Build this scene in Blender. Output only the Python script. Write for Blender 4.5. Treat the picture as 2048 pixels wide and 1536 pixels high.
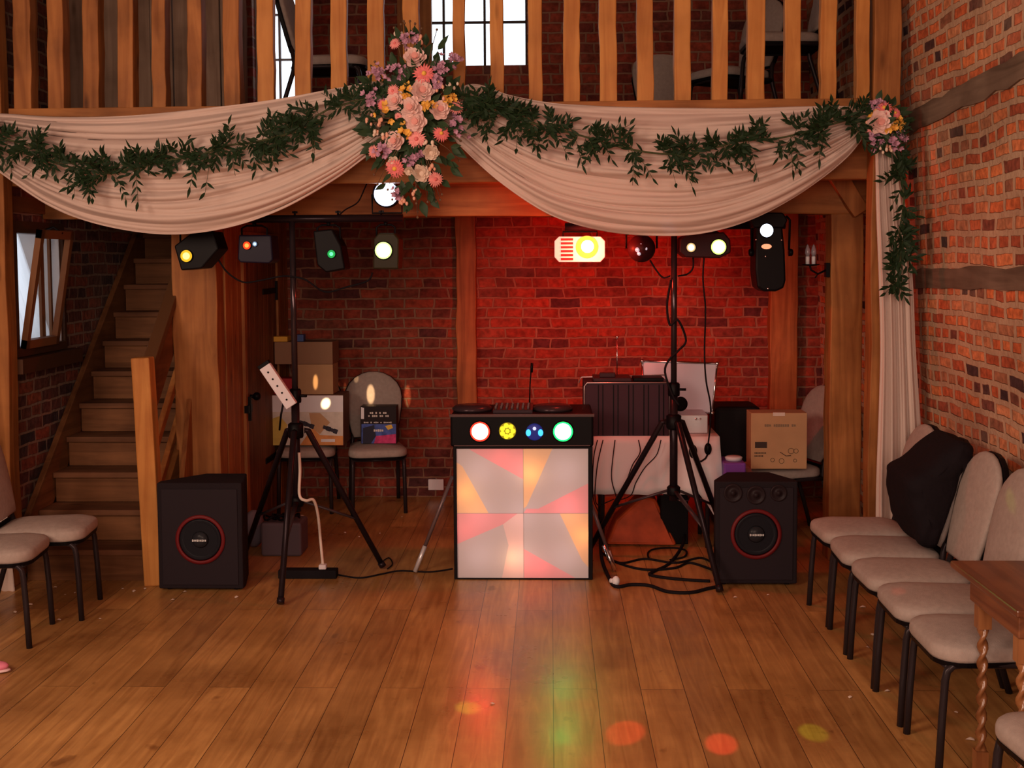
import bpy, bmesh, math, random
from mathutils import Vector, Matrix, Euler, noise
random.seed(7)
S = bpy.context.scene
for o in list(bpy.data.objects): bpy.data.objects.remove(o)
R = math.radians
# ------------------------------------------------------------------ camera
FPX = 2400.0
PITCH = R(3.5)
YAW = math.atan(76/2400)
ROLL = R(0.35)
cd = bpy.data.cameras.new('camera'); cam = bpy.data.objects.new('camera', cd); S.collection.objects.link(cam)
S.camera = cam
cd.sensor_fit = 'HORIZONTAL'; cd.sensor_width = 36; cd.lens = 36*FPX/2048
SHIFT = -(253 - FPX*math.tan(PITCH))
cd.shift_y = SHIFT/2048
cd.clip_start = .05; cd.clip_end = 200
CM = Matrix.Rotation(YAW, 4, 'Z') @ Matrix.Rotation(R(90)-PITCH, 4, 'X') @ Matrix.Rotation(-ROLL, 4, 'Z')
CL = Vector((0, 0, 1.85))
cam.matrix_world = Matrix.Translation(CL) @ CM
def ray(px, py):
    return (CM.to_3x3() @ Vector(((px-1024)/FPX, (768-py+SHIFT)/FPX, -1)))
def P(px, py, Y):
    d = ray(px, py); return CL + d*(Y/d.y)
def PX(px, py, X):
    d = ray(px, py); return CL + d*(X/d.x)
def PZ(px, py, z=0.0):
    d = ray(px, py); return CL + d*((z-1.85)/d.z)
def XA(px, py, Y): return P(px, py, Y).x
def ZA(py, Y, px=1024): return P(px, py, Y).z
# ------------------------------------------------------------------ world, colour, main light
w = bpy.data.worlds.new('world'); S.world = w; w.use_nodes = True
bgn = w.node_tree.nodes['Background']
bgn.inputs[0].default_value = (.80, .90, 1, 1); bgn.inputs[1].default_value = 2.6
S.view_settings.view_transform = 'Standard'
try: S.view_settings.look = 'None'
except Exception: pass
S.view_settings.exposure = -0.14; S.view_settings.gamma = 1
S.view_settings.use_curve_mapping = False
S.cycles.sample_clamp_indirect = 6
def light(name, kind, loc, energy, color, target=None, **kw):
    l = bpy.data.lights.new(name, kind); l.energy = energy; l.color = color
    for k, v in kw.items(): setattr(l, k, v)
    o = bpy.data.objects.new(name, l); S.collection.objects.link(o); o.location = loc
    if target is not None:
        o.rotation_euler = (Vector(target)-Vector(loc)).to_track_quat('-Z', 'Y').to_euler()
    return o
# daylight from the tall windows at the end of the room behind the camera
light('daylight_behind', 'AREA', (-.3, -1.6, 2.5), 235, (1, .69, .54), (0, 7, 1.5), shape='RECTANGLE', size=3.0, size_y=1.8)
light('daylight_side', 'AREA', (-3.5, 1.6, 2.7), 165, (1, .70, .52), (1.7, 4.6, .9), shape='RECTANGLE', size=1.8, size_y=1.3)

# ------------------------------------------------------------------ mesh helpers
COL = S.collection
class MB:
    def __init__(s): s.v = []; s.f = []; s.m = []; s.mi = 0; s.sm = []
    def add(s, vs, fs, smooth=False):
        b = len(s.v); s.v += [Vector(v) for v in vs]
        for f in fs: s.f.append([b+i for i in f]); s.m.append(s.mi); s.sm.append(smooth)
        return s
    def box(s, lo, hi, M=None):
        x0, y0, z0 = lo; x1, y1, z1 = hi
        if x0 > x1: x0, x1 = x1, x0
        if y0 > y1: y0, y1 = y1, y0
        if z0 > z1: z0, z1 = z1, z0
        vs = [(x0,y0,z0),(x1,y0,z0),(x1,y1,z0),(x0,y1,z0),(x0,y0,z1),(x1,y0,z1),(x1,y1,z1),(x0,y1,z1)]
        if M: vs = [M @ Vector(v) for v in vs]
        return s.add(vs, [(0,3,2,1),(4,5,6,7),(0,1,5,4),(1,2,6,5),(2,3,7,6),(3,0,4,7)])
    def cbox(s, c, d, M=None):
        c = Vector(c); h = Vector(d)/2
        if M: MM = Matrix.Translation(c) @ M.to_4x4(); return s.box(-h, h, MM)
        return s.box(c-h, c+h)
    def tube(s, pts, r, n=8, cap=True, flat=1.0):
        pts = [Vector(p) for p in pts]; rs = r if isinstance(r, (list, tuple)) else [r]*len(pts)
        vs = []; up = None
        for i, p in enumerate(pts):
            t = (pts[min(i+1, len(pts)-1)]-pts[max(i-1, 0)])
            if t.length < 1e-9: t = Vector((0,0,1))
            t.normalize()
            if up is None:
                a = Vector((0,0,1)) if abs(t.z) < .9 else Vector((1,0,0))
                up = (a - t*a.dot(t)).normalized()
            else:
                up = (up - t*up.dot(t)); up = up.normalized() if up.length > 1e-6 else Vector((1,0,0))
            q = t.cross(up)
            for k in range(n):
                a = 2*math.pi*k/n
                vs.append(p + (up*math.cos(a)*flat + q*math.sin(a))*rs[i])
        fs = []
        for i in range(len(pts)-1):
            for k in range(n):
                k2 = (k+1) % n
                fs.append((i*n+k, i*n+k2, (i+1)*n+k2, (i+1)*n+k))
        s.add(vs, fs, True)
        if cap:
            b = len(s.v)-len(vs)
            s.f.append([b+k for k in range(n)][::-1]); s.m.append(s.mi); s.sm.append(False)
            e = b+(len(pts)-1)*n
            s.f.append([e+k for k in range(n)]); s.m.append(s.mi); s.sm.append(False)
        return s
    def lathe(s, prof, M=None, n=24):
        """prof: list of (r, h) turned round local Z"""
        M = M or Matrix()
        vs = []
        for r, h in prof:
            for k in range(n):
                a = 2*math.pi*k/n; vs.append(M @ Vector((r*math.cos(a), r*math.sin(a), h)))
        fs = []
        for i in range(len(prof)-1):
            for k in range(n):
                k2 = (k+1) % n; fs.append((i*n+k, i*n+k2, (i+1)*n+k2, (i+1)*n+k))
        s.add(vs, fs, True)
        b = len(s.v)-len(vs)
        if prof[0][0] > 1e-5: s.f.append([b+k for k in range(n)][::-1]); s.m.append(s.mi); s.sm.append(False)
        e = b+(len(prof)-1)*n
        if prof[-1][0] > 1e-5: s.f.append([e+k for k in range(n)]); s.m.append(s.mi); s.sm.append(False)
        return s
    def prism(s, out, d, M=None):
        """outline of (x,z) extruded from y=0 to y=d"""
        M = M or Matrix(); n = len(out)
        vs = [M @ Vector((x, 0, z)) for x, z in out]+[M @ Vector((x, d, z)) for x, z in out]
        fs = [tuple(range(n)), tuple(range(n, 2*n))[::-1]]+[(i, i+n, (i+1) % n+n, (i+1) % n) for i in range(n)]
        return s.add(vs, fs)
    def prism2(s, A, B):
        n = len(A)
        return s.add(list(A)+list(B), [tuple(range(n)), tuple(range(n, 2*n))[::-1]]+[(i, i+n, (i+1) % n+n, (i+1) % n) for i in range(n)])
    def sphere(s, c, r, M=None, n=16, m=10, sc=(1,1,1)):
        c = Vector(c); vs = []; fs = []
        for i in range(m+1):
            th = math.pi*i/m
            for k in range(n):
                a = 2*math.pi*k/n
                v = Vector((math.sin(th)*math.cos(a)*sc[0], math.sin(th)*math.sin(a)*sc[1], math.cos(th)*sc[2]))*r
                if M: v = M @ v
                vs.append(c+v)
        for i in range(m):
            for k in range(n):
                k2 = (k+1) % n; fs.append((i*n+k, (i+1)*n+k, (i+1)*n+k2, i*n+k2))
        return s.add(vs, fs, True)
    def build(s, name, mat, parent=None, bevel=0, smooth=False, local=False, base=True, sub=0, angle=False):
        me = bpy.data.meshes.new(name)
        vs = [v.copy() for v in s.v]
        o = bpy.data.objects.new(name, me); COL.objects.link(o)
        if parent is not None:
            o.parent = parent
            if not local:
                inv = WM(parent).inverted(); vs = [inv @ v for v in vs]
        elif base:
            n = len(vs); c = Vector(((min(v.x for v in vs)+max(v.x for v in vs))/2, (min(v.y for v in vs)+max(v.y for v in vs))/2, min(v.z for v in vs)))
            vs = [v-c for v in vs]; o.location = c
        me.from_pydata(vs, [], s.f)
        mats = mat if isinstance(mat, (list, tuple)) else [mat]
        for m_ in mats: me.materials.append(m_)
        for i, p in enumerate(me.polygons):
            p.material_index = s.m[i] if s.m[i] < len(mats) else 0
            p.use_smooth = s.sm[i] or smooth
        bm = bmesh.new(); bm.from_mesh(me)
        bmesh.ops.remove_doubles(bm, verts=bm.verts, dist=1e-6)
        bmesh.ops.recalc_face_normals(bm, faces=bm.faces); bm.to_mesh(me); bm.free()
        me.update()
        if bevel:
            b = o.modifiers.new('bevel', 'BEVEL'); b.width = bevel; b.segments = 2; b.limit_method = 'ANGLE'; b.angle_limit = R(40)
        if sub:
            b = o.modifiers.new('sub', 'SUBSURF'); b.levels = sub; b.render_levels = sub
        return o
def WM(o):
    M = Matrix.LocRotScale(o.location, o.rotation_euler, o.scale)
    if o.parent: return WM(o.parent) @ M
    return M
def tag(o, label=None, cat=None, group=None, kind=None):
    if label: o['label'] = label
    if cat: o['category'] = cat
    if group: o['group'] = group
    if kind: o['kind'] = kind
    return o
def thing(name, label, cat, loc=(0,0,0), rz=0, group=None):
    o = bpy.data.objects.new(name, None); COL.objects.link(o); o.empty_display_size = .1
    o.location = loc; o.rotation_euler = (0,0,rz); return tag(o, label, cat, group)
def struct(o): o['kind'] = 'structure'; return o
def copy_tree(o, parent=None):
    c = o.copy(); COL.objects.link(c)
    if parent is not None: c.parent = parent
    for ch in [x for x in bpy.data.objects if x.parent == o]: copy_tree(ch, c)
    return c
def wbeam(mb, p0, p1, w, d, seg=8, wob=.006, side=(1,0,0), seed=0):
    """rough hewn timber: w across `side`, d across the third axis"""
    p0 = Vector(p0); p1 = Vector(p1); t = (p1-p0).normalized(); a = Vector(side); a = (a-t*a.dot(t)).normalized(); b = t.cross(a)
    rnd = random.Random(seed); vs = []; fs = []
    for i in range(seg+1):
        c = p0.lerp(p1, i/seg)
        e = 0 if i in (0, seg) else wob
        c = c + a*rnd.uniform(-e, e)*.6 + b*rnd.uniform(-e, e)*.3
        for sa, sb in ((-1,-1),(1,-1),(1,1),(-1,1)):
            vs.append(c + a*sa*(w/2+rnd.uniform(-e, e)*.5) + b*sb*(d/2+rnd.uniform(-e, e)*.5))
    for i in range(seg):
        for k in range(4):
            k2 = (k+1) % 4; fs.append((i*4+k, i*4+k2, i*4+4+k2, i*4+4+k))
    fs += [(3,2,1,0), tuple(seg*4+k for k in range(4))]
    return mb.add(vs, fs)
def catmull(pts, n):
    out = []; m = len(pts)
    for j in range(n+1):
        t = j/n*(m-1); i = min(int(t), m-2); u = t-i
        p = [Vector(pts[max(0, min(m-1, k))]) for k in (i-1, i, i+1, i+2)]
        out.append(.5*((2*p[1])+(p[2]-p[0])*u+(2*p[0]-5*p[1]+4*p[2]-p[3])*u*u+(3*p[1]-p[0]-3*p[2]+p[3])*u**3))
    return out
# ------------------------------------------------------------------ materials
MATS = {}
def mat(name, col, rough=.6, metal=0, emit=None, es=0, spec=.22, trans=0, bump=0, bscale=60, coat=0, var=0, vscale=8):
    if name in MATS: return MATS[name]
    m = bpy.data.materials.new(name); m.use_nodes = True; nt = m.node_tree; b = nt.nodes['Principled BSDF']
    b.inputs['Base Color'].default_value = (*col, 1); b.inputs['Roughness'].default_value = rough; b.inputs['Metallic'].default_value = metal
    b.inputs['Specular IOR Level'].default_value = spec if max(col) > .1 or metal > .4 else min(spec, .10)
    if trans: b.inputs['Transmission Weight'].default_value = trans
    if coat: b.inputs['Coat Weight'].default_value = coat; b.inputs['Coat Roughness'].default_value = .15
    if emit: b.inputs['Emission Color'].default_value = (*emit, 1); b.inputs['Emission Strength'].default_value = es
    if bump or var:
        tc = nt.nodes.new('ShaderNodeTexCoord')
    if bump:
        n = nt.nodes.new('ShaderNodeTexNoise'); n.inputs['Scale'].default_value = bscale; n.inputs['Detail'].default_value = 4
        nt.links.new(tc.outputs['Object'], n.inputs['Vector'])
        bp = nt.nodes.new('ShaderNodeBump'); bp.inputs['Strength'].default_value = bump; bp.inputs['Distance'].default_value = .01
        nt.links.new(n.outputs[0], bp.inputs['Height']); nt.links.new(bp.outputs[0], b.inputs['Normal'])
    if var:
        n = nt.nodes.new('ShaderNodeTexNoise'); n.inputs['Scale'].default_value = vscale; n.inputs['Detail'].default_value = 3
        nt.links.new(tc.outputs['Object'], n.inputs['Vector'])
        r = nt.nodes.new('ShaderNodeValToRGB'); r.color_ramp.elements[0].position = .3; r.color_ramp.elements[1].position = .7
        r.color_ramp.elements[0].color = (*[c*(1-var) for c in col], 1); r.color_ramp.elements[1].color = (*[min(1, c*(1+var)) for c in col], 1)
        nt.links.new(n.outputs[0], r.inputs[0]); nt.links.new(r.outputs[0], b.inputs['Base Color'])
    MATS[name] = m; return m
def N(nt, t, **kw):
    n = nt.nodes.new(t)
    for k, v in kw.items(): setattr(n, k, v)
    return n
def brick(name, axis, ramp, mortar, bw=.225, rh=.076, wob=.02, msize=.011, seedoff=0., dirt=.35, offset=.5):
    m = bpy.data.materials.new(name); m.use_nodes = True; nt = m.node_tree; b = nt.nodes['Principled BSDF']; L = nt.links.new
    b.inputs['Roughness'].default_value = .9; b.inputs['Specular IOR Level'].default_value = .25
    tc = N(nt, 'ShaderNodeTexCoord'); sx = N(nt, 'ShaderNodeSeparateXYZ'); L(tc.outputs['Object'], sx.inputs[0])
    cx = N(nt, 'ShaderNodeCombineXYZ'); L(sx.outputs['X' if axis == 'x' else 'Y'], cx.inputs[0]); L(sx.outputs['Z'], cx.inputs[1])
    cx.inputs[2].default_value = seedoff
    def nz(scale, det=3):
        n = N(nt, 'ShaderNodeTexNoise'); n.inputs['Scale'].default_value = scale; n.inputs['Detail'].default_value = det
        L(cx.outputs[0], n.inputs['Vector']); return n
    n1 = nz(1.7, 2); n2 = nz(14, 2)
    def off(n, amt):
        s_ = N(nt, 'ShaderNodeVectorMath', operation='SUBTRACT'); L(n.outputs['Color'], s_.inputs[0]); s_.inputs[1].default_value = (.5,.5,.5)
        k = N(nt, 'ShaderNodeVectorMath', operation='MULTIPLY'); L(s_.outputs[0], k.inputs[0]); k.inputs[1].default_value = amt; return k
    o1 = off(n1, (.16, wob*2.6, 0)); o2 = off(n2, (.022, .016, 0))
    a1 = N(nt, 'ShaderNodeVectorMath', operation='ADD'); L(cx.outputs[0], a1.inputs[0]); L(o1.outputs[0], a1.inputs[1])
    a2 = N(nt, 'ShaderNodeVectorMath', operation='ADD'); L(a1.outputs[0], a2.inputs[0]); L(o2.outputs[0], a2.inputs[1])
    br = N(nt, 'ShaderNodeTexBrick'); br.offset = offset; br.squash = .62; br.squash_frequency = 3; br.offset_frequency = 2
    L(a2.outputs[0], br.inputs['Vector']); br.inputs['Scale'].default_value = 1
    br.inputs['Color1'].default_value = (0,0,0,1); br.inputs['Color2'].default_value = (1,1,1,1); br.inputs['Mortar'].default_value = (.5,.5,.5,1)
    br.inputs['Mortar Size'].default_value = msize; br.inputs['Mortar Smooth'].default_value = .25
    br.inputs['Brick Width'].default_value = bw; br.inputs['Row Height'].default_value = rh
    cr = N(nt, 'ShaderNodeValToRGB'); L(br.outputs['Color'], cr.inputs[0])
    e = cr.color_ramp.elements
    while len(e) > 1: e.remove(e[-1])
    e[0].position = ramp[0][0]; e[0].color = (*ramp[0][1], 1)
    for p_, c_ in ramp[1:]:
        x = e.new(p_); x.color = (*c_, 1)
    n3 = nz(26, 5); n4 = nz(.9, 3)
    mx = N(nt, 'ShaderNodeMix', data_type='RGBA', blend_type='MULTIPLY'); mx.inputs[0].default_value = .8
    L(cr.outputs[0], mx.inputs[6])
    r3 = N(nt, 'ShaderNodeValToRGB'); L(n3.outputs[0], r3.inputs[0]); r3.color_ramp.elements[0].color = (.45,.42,.40,1); r3.color_ramp.elements[1].color = (1.25,1.2,1.2,1)
    r3.color_ramp.elements[0].position = .3; r3.color_ramp.elements[1].position = .7
    L(r3.outputs[0], mx.inputs[7])
    # crumbling, lime smears
    mm = N(nt, 'ShaderNodeMix', data_type='RGBA'); L(mx.outputs[2], mm.inputs[6]); mm.inputs[7].default_value = (*mortar, 1)
    r4 = N(nt, 'ShaderNodeValToRGB'); L(n4.outputs[0], r4.inputs[0]); r4.color_ramp.elements[0].position = .52; r4.color_ramp.elements[1].position = .75
    r4.color_ramp.elements[0].color = (0,0,0,1); r4.color_ramp.elements[1].color = (dirt,)*3+(1,)
    n6 = nz(9, 4); r6 = N(nt, 'ShaderNodeMath', operation='MULTIPLY'); L(r4.outputs[0], r6.inputs[0]); L(n6.outputs[0], r6.inputs[1])
    ma = N(nt, 'ShaderNodeMath', operation='MAXIMUM'); L(br.outputs['Fac'], ma.inputs[0]); L(r6.outputs[0], ma.inputs[1])
    L(ma.outputs[0], mm.inputs[0])
    m5 = N(nt, 'ShaderNodeMix', data_type='RGBA', blend_type='MULTIPLY'); m5.inputs[0].default_value = .6; L(mm.outputs[2], m5.inputs[6])
    n7 = nz(2.6, 4); r7 = N(nt, 'ShaderNodeValToRGB'); L(n7.outputs[0], r7.inputs[0]); r7.color_ramp.elements[0].position = .3; r7.color_ramp.elements[1].position = .65
    r7.color_ramp.elements[0].color = (.5,.45,.42,1); r7.color_ramp.elements[1].color = (1.1,1.08,1.05,1)
    L(r7.outputs[0], m5.inputs[7]); L(m5.outputs[2], b.inputs['Base Color'])
    h = N(nt, 'ShaderNodeMath', operation='MULTIPLY_ADD'); L(br.outputs['Fac'], h.inputs[0]); h.inputs[1].default_value = -1.0; L(n3.outputs[0], h.inputs[2])
    bp = N(nt, 'ShaderNodeBump'); bp.inputs['Strength'].default_value = .8; bp.inputs['Distance'].default_value = .012
    L(h.outputs[0], bp.inputs['Height']); L(bp.outputs[0], b.inputs['Normal'])
    return m
def wood(name, c1, c2, axis='z', rough=.6, scale=1., knots=True, spec=.18, dark=.5):
    if name in MATS: return MATS[name]
    m = bpy.data.materials.new(name); m.use_nodes = True; nt = m.node_tree; b = nt.nodes['Principled BSDF']; L = nt.links.new
    b.inputs['Roughness'].default_value = rough; b.inputs['Specular IOR Level'].default_value = spec
    tc = N(nt, 'ShaderNodeTexCoord'); mp = N(nt, 'ShaderNodeMapping'); L(tc.outputs['Object'], mp.inputs[0])
    oi = N(nt, 'ShaderNodeObjectInfo')
    ml = N(nt, 'ShaderNodeMath', operation='MULTIPLY'); L(oi.outputs['Random'], ml.inputs[0]); ml.inputs[1].default_value = 37.
    cb = N(nt, 'ShaderNodeCombineXYZ'); L(ml.outputs[0], cb.inputs[0]); L(ml.outputs[0], cb.inputs[1]); L(cb.outputs[0], mp.inputs['Location'])
    k = {'x': (1.2, 16, 16), 'y': (16, 1.2, 16), 'z': (16, 16, 1.2)}[axis]
    mp.inputs['Scale'].default_value = tuple(v*scale for v in k)
    n = N(nt, 'ShaderNodeTexNoise'); n.inputs['Scale'].default_value = 1; n.inputs['Detail'].default_value = 6; n.inputs['Distortion'].default_value = 1.2
    L(mp.outputs[0], n.inputs['Vector'])
    r = N(nt, 'ShaderNodeValToRGB'); L(n.outputs[0], r.inputs[0]); r.color_ramp.elements[0].position = .32; r.color_ramp.elements[1].position = .68
    r.color_ramp.elements[0].color = (*c1, 1); r.color_ramp.elements[1].color = (*c2, 1)
    n2 = N(nt, 'ShaderNodeTexNoise'); n2.inputs['Scale'].default_value = 3.2; n2.inputs['Detail'].default_value = 4
    L(tc.outputs['Object'], n2.inputs['Vector'])
    r2 = N(nt, 'ShaderNodeValToRGB'); L(n2.outputs[0], r2.inputs[0]); r2.color_ramp.elements[0].position = .3; r2.color_ramp.elements[1].position = .6
    r2.color_ramp.elements[0].color = (dark, dark*.93, dark*.88, 1); r2.color_ramp.elements[1].color = (1,1,1,1)
    mx = N(nt, 'ShaderNodeMix', data_type='RGBA', blend_type='MULTIPLY'); mx.inputs[0].default_value = .8
    L(r.outputs[0], mx.inputs[6]); L(r2.outputs[0], mx.inputs[7]); 
    out = mx.outputs[2]
    if knots:
        mp3 = N(nt, 'ShaderNodeMapping'); L(tc.outputs['Object'], mp3.inputs[0]); kk = {'x': (2, 7, 7), 'y': (7, 2, 7), 'z': (7, 7, 2)}[axis]
        mp3.inputs['Scale'].default_value = kk; L(cb.outputs[0], mp3.inputs['Location'])
        vo = N(nt, 'ShaderNodeTexVoronoi'); vo.inputs['Scale'].default_value = .8; L(mp3.outputs[0], vo.inputs['Vector'])
        rk = N(nt, 'ShaderNodeValToRGB'); L(vo.outputs['Distance'], rk.inputs[0]); rk.color_ramp.elements[0].position = .03; rk.color_ramp.elements[1].position = .12
        rk.color_ramp.elements[0].color = (.25,.2,.17,1); rk.color_ramp.elements[1].color = (1,1,1,1)
        m3 = N(nt, 'ShaderNodeMix', data_type='RGBA', blend_type='MULTIPLY'); m3.inputs[0].default_value = .8
        L(out, m3.inputs[6]); L(rk.outputs[0], m3.inputs[7]); out = m3.outputs[2]
    L(out, b.inputs['Base Color'])
    bp = N(nt, 'ShaderNodeBump'); bp.inputs['Strength'].default_value = .25; bp.inputs['Distance'].default_value = .004
    L(n.outputs[0], bp.inputs['Height']); L(bp.outputs[0], b.inputs['Normal'])
    MATS[name] = m; return m
def floor_mat():
    m = bpy.data.materials.new('floor_boards'); m.use_nodes = True; nt = m.node_tree; b = nt.nodes['Principled BSDF']; L = nt.links.new
    tc = N(nt, 'ShaderNodeTexCoord'); sx = N(nt, 'ShaderNodeSeparateXYZ'); L(tc.outputs['Object'], sx.inputs[0])
    cx = N(nt, 'ShaderNodeCombineXYZ'); L(sx.outputs['Y'], cx.inputs[0])
    ad = N(nt, 'ShaderNodeMath', operation='ADD'); L(sx.outputs['X'], ad.inputs[0]); ad.inputs[1].default_value = -.008
    L(ad.outputs[0], cx.inputs[1])
    br = N(nt, 'ShaderNodeTexBrick'); L(cx.outputs[0], br.inputs['Vector']); br.offset = .37; br.inputs['Scale'].default_value = 1
    br.inputs['Color1'].default_value = (0,0,0,1); br.inputs['Color2'].default_value = (1,1,1,1); br.inputs['Mortar'].default_value = (.5,.5,.5,1)
    br.inputs['Brick Width'].default_value = 3.1; br.inputs['Row Height'].default_value = .187; br.inputs['Mortar Size'].default_value = .0016; br.inputs['Mortar Smooth'].default_value = .3
    # grain along y
    mp = N(nt, 'ShaderNodeMapping'); L(tc.outputs['Object'], mp.inputs[0]); mp.inputs['Scale'].default_value = (22, 1.5, 1)
    of = N(nt, 'ShaderNodeMath', operation='MULTIPLY'); L(br.outputs['Color'], of.inputs[0]); of.inputs[1].default_value = 23
    cb = N(nt, 'ShaderNodeCombineXYZ'); L(of.outputs[0], cb.inputs[1]); L(of.outputs[0], cb.inputs[2]); L(cb.outputs[0], mp.inputs['Location'])
    n = N(nt, 'ShaderNodeTexNoise'); n.inputs['Scale'].default_value = 1; n.inputs['Detail'].default_value = 7; n.inputs['Distortion'].default_value = 1.5; L(mp.outputs[0], n.inputs['Vector'])
    r = N(nt, 'ShaderNodeValToRGB'); L(n.outputs[0], r.inputs[0]); r.color_ramp.elements[0].position = .3; r.color_ramp.elements[1].position = .7
    r.color_ramp.elements[0].color = (.37, .180, .058, 1); r.color_ramp.elements[1].color = (.57, .315, .115, 1)
    # per board tone
    rb = N(nt, 'ShaderNodeValToRGB'); L(br.outputs['Color'], rb.inputs[0]); rb.color_ramp.elements[0].color = (.84,.80,.76,1); rb.color_ramp.elements[1].color = (1.15,1.12,1.05,1)
    m1 = N(nt, 'ShaderNodeMix', data_type='RGBA', blend_type='MULTIPLY'); m1.inputs[0].default_value = 1; L(r.outputs[0], m1.inputs[6]); L(rb.outputs[0], m1.inputs[7])
    n2 = N(nt, 'ShaderNodeTexNoise'); n2.inputs['Scale'].default_value = 1.6; n2.inputs['Detail'].default_value = 5; n2.inputs['Roughness'].default_value = .65; L(tc.outputs['Object'], n2.inputs['Vector'])
    r2 = N(nt, 'ShaderNodeValToRGB'); L(n2.outputs[0], r2.inputs[0]); r2.color_ramp.elements[0].position = .3; r2.color_ramp.elements[1].position = .66
    r2.color_ramp.elements[0].color = (.5,.40,.33,1); r2.color_ramp.elements[1].color = (1.12,1.1,1.05,1)
    m2 = N(nt, 'ShaderNodeMix', data_type='RGBA', blend_type='MULTIPLY'); m2.inputs[0].default_value = .75; L(m1.outputs[2], m2.inputs[6]); L(r2.outputs[0], m2.inputs[7])
    # dark scuffs
    mp4 = N(nt, 'ShaderNodeMapping'); L(tc.outputs['Object'], mp4.inputs[0]); mp4.inputs['Scale'].default_value = (3, 2, 1)
    n4 = N(nt, 'ShaderNodeTexNoise'); n4.inputs['Scale'].default_value = 2.3; n4.inputs['Detail'].default_value = 6; L(mp4.outputs[0], n4.inputs['Vector'])
    r4 = N(nt, 'ShaderNodeValToRGB'); L(n4.outputs[0], r4.inputs[0]); r4.color_ramp.elements[0].position = .66; r4.color_ramp.elements[1].position = .72
    r4.color_ramp.elements[0].color = (1,1,1,1); r4.color_ramp.elements[1].color = (.5,.42,.38,1)
    m4 = N(nt, 'ShaderNodeMix', data_type='RGBA', blend_type='MULTIPLY'); m4.inputs[0].default_value = .8; L(m2.outputs[2], m4.inputs[6]); L(r4.outputs[0], m4.inputs[7])
    m3 = N(nt, 'ShaderNodeMix', data_type='RGBA'); L(br.outputs['Fac'], m3.inputs[0]); L(m4.outputs[2], m3.inputs[6]); m3.inputs[7].default_value = (.035,.014,.006,1)
    L(m3.outputs[2], b.inputs['Base Color'])
    rr = N(nt, 'ShaderNodeMapRange'); L(n2.outputs[0], rr.inputs[0]); rr.inputs[1].default_value = .3; rr.inputs[2].default_value = .7; rr.inputs[3].default_value = .24; rr.inputs[4].default_value = .40
    L(rr.outputs[0], b.inputs['Roughness']); b.inputs['Specular IOR Level'].default_value = .5
    h = N(nt, 'ShaderNodeMath', operation='MULTIPLY_ADD'); L(br.outputs['Fac'], h.inputs[0]); h.inputs[1].default_value = -1.5; L(n.outputs[0], h.inputs[2])
    bp = N(nt, 'ShaderNodeBump'); bp.inputs['Strength'].default_value = .16; bp.inputs['Distance'].default_value = .004; L(h.outputs[0], bp.inputs['Height']); L(bp.outputs[0], b.inputs['Normal'])
    return m
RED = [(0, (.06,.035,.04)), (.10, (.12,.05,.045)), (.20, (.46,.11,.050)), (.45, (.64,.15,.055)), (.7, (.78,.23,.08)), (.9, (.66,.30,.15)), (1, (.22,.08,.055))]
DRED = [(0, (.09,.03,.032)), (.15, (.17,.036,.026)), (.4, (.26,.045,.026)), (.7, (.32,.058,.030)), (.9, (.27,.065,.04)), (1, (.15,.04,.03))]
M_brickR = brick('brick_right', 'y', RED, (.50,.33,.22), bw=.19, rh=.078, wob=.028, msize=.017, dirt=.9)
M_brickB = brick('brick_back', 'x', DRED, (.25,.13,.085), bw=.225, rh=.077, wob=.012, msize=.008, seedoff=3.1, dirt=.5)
M_brickL = brick('brick_left', 'y', [(0,(.05,.035,.045)),(.4,(.15,.06,.05)),(.7,(.30,.085,.05)),(1,(.08,.045,.05))], (.26,.18,.14), wob=.014, msize=.009, seedoff=7.7, dirt=.5)
M_floor = floor_mat()
OAK = lambda ax: wood('oak_'+ax, (.24,.083,.022), (.41,.165,.048), ax, .55)
OAKD = lambda ax: wood('dark_oak_'+ax, (.12,.047,.018), (.22,.092,.036), ax, .6)
PINE = lambda ax: wood('golden_oak_'+ax, (.43,.16,.038), (.60,.27,.072), ax, .5, dark=.7)
M_black = mat('black_paint', (.004,.003,.004), .45)
M_blackm = mat('black_matt', (.009,.007,.009), .75)
M_steel = mat('black_steel', (.03,.022,.024), .3, .3)
M_chrome = mat('chrome', (.75,.75,.78), .22, 1)
M_alu = mat('aluminium', (.62,.62,.66), .32, .85)
M_plaster = mat('plaster', (.42,.36,.33), .9, bump=.3, bscale=12, var=.15)
def glassy():
    m = bpy.data.materials.new('window_glass'); m.use_nodes = True; nt = m.node_tree; L = nt.links.new
    for n in list(nt.nodes): nt.nodes.remove(n)
    o = N(nt, 'ShaderNodeOutputMaterial'); t = N(nt, 'ShaderNodeBsdfTransparent'); g = N(nt, 'ShaderNodeBsdfGlossy'); g.inputs['Roughness'].default_value = .03
    mx = N(nt, 'ShaderNodeMixShader'); mx.inputs[0].default_value = .07
    L(t.outputs[0], mx.inputs[1]); L(g.outputs[0], mx.inputs[2]); L(mx.outputs[0], o.inputs[0]); return m
M_glass = glassy()
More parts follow.
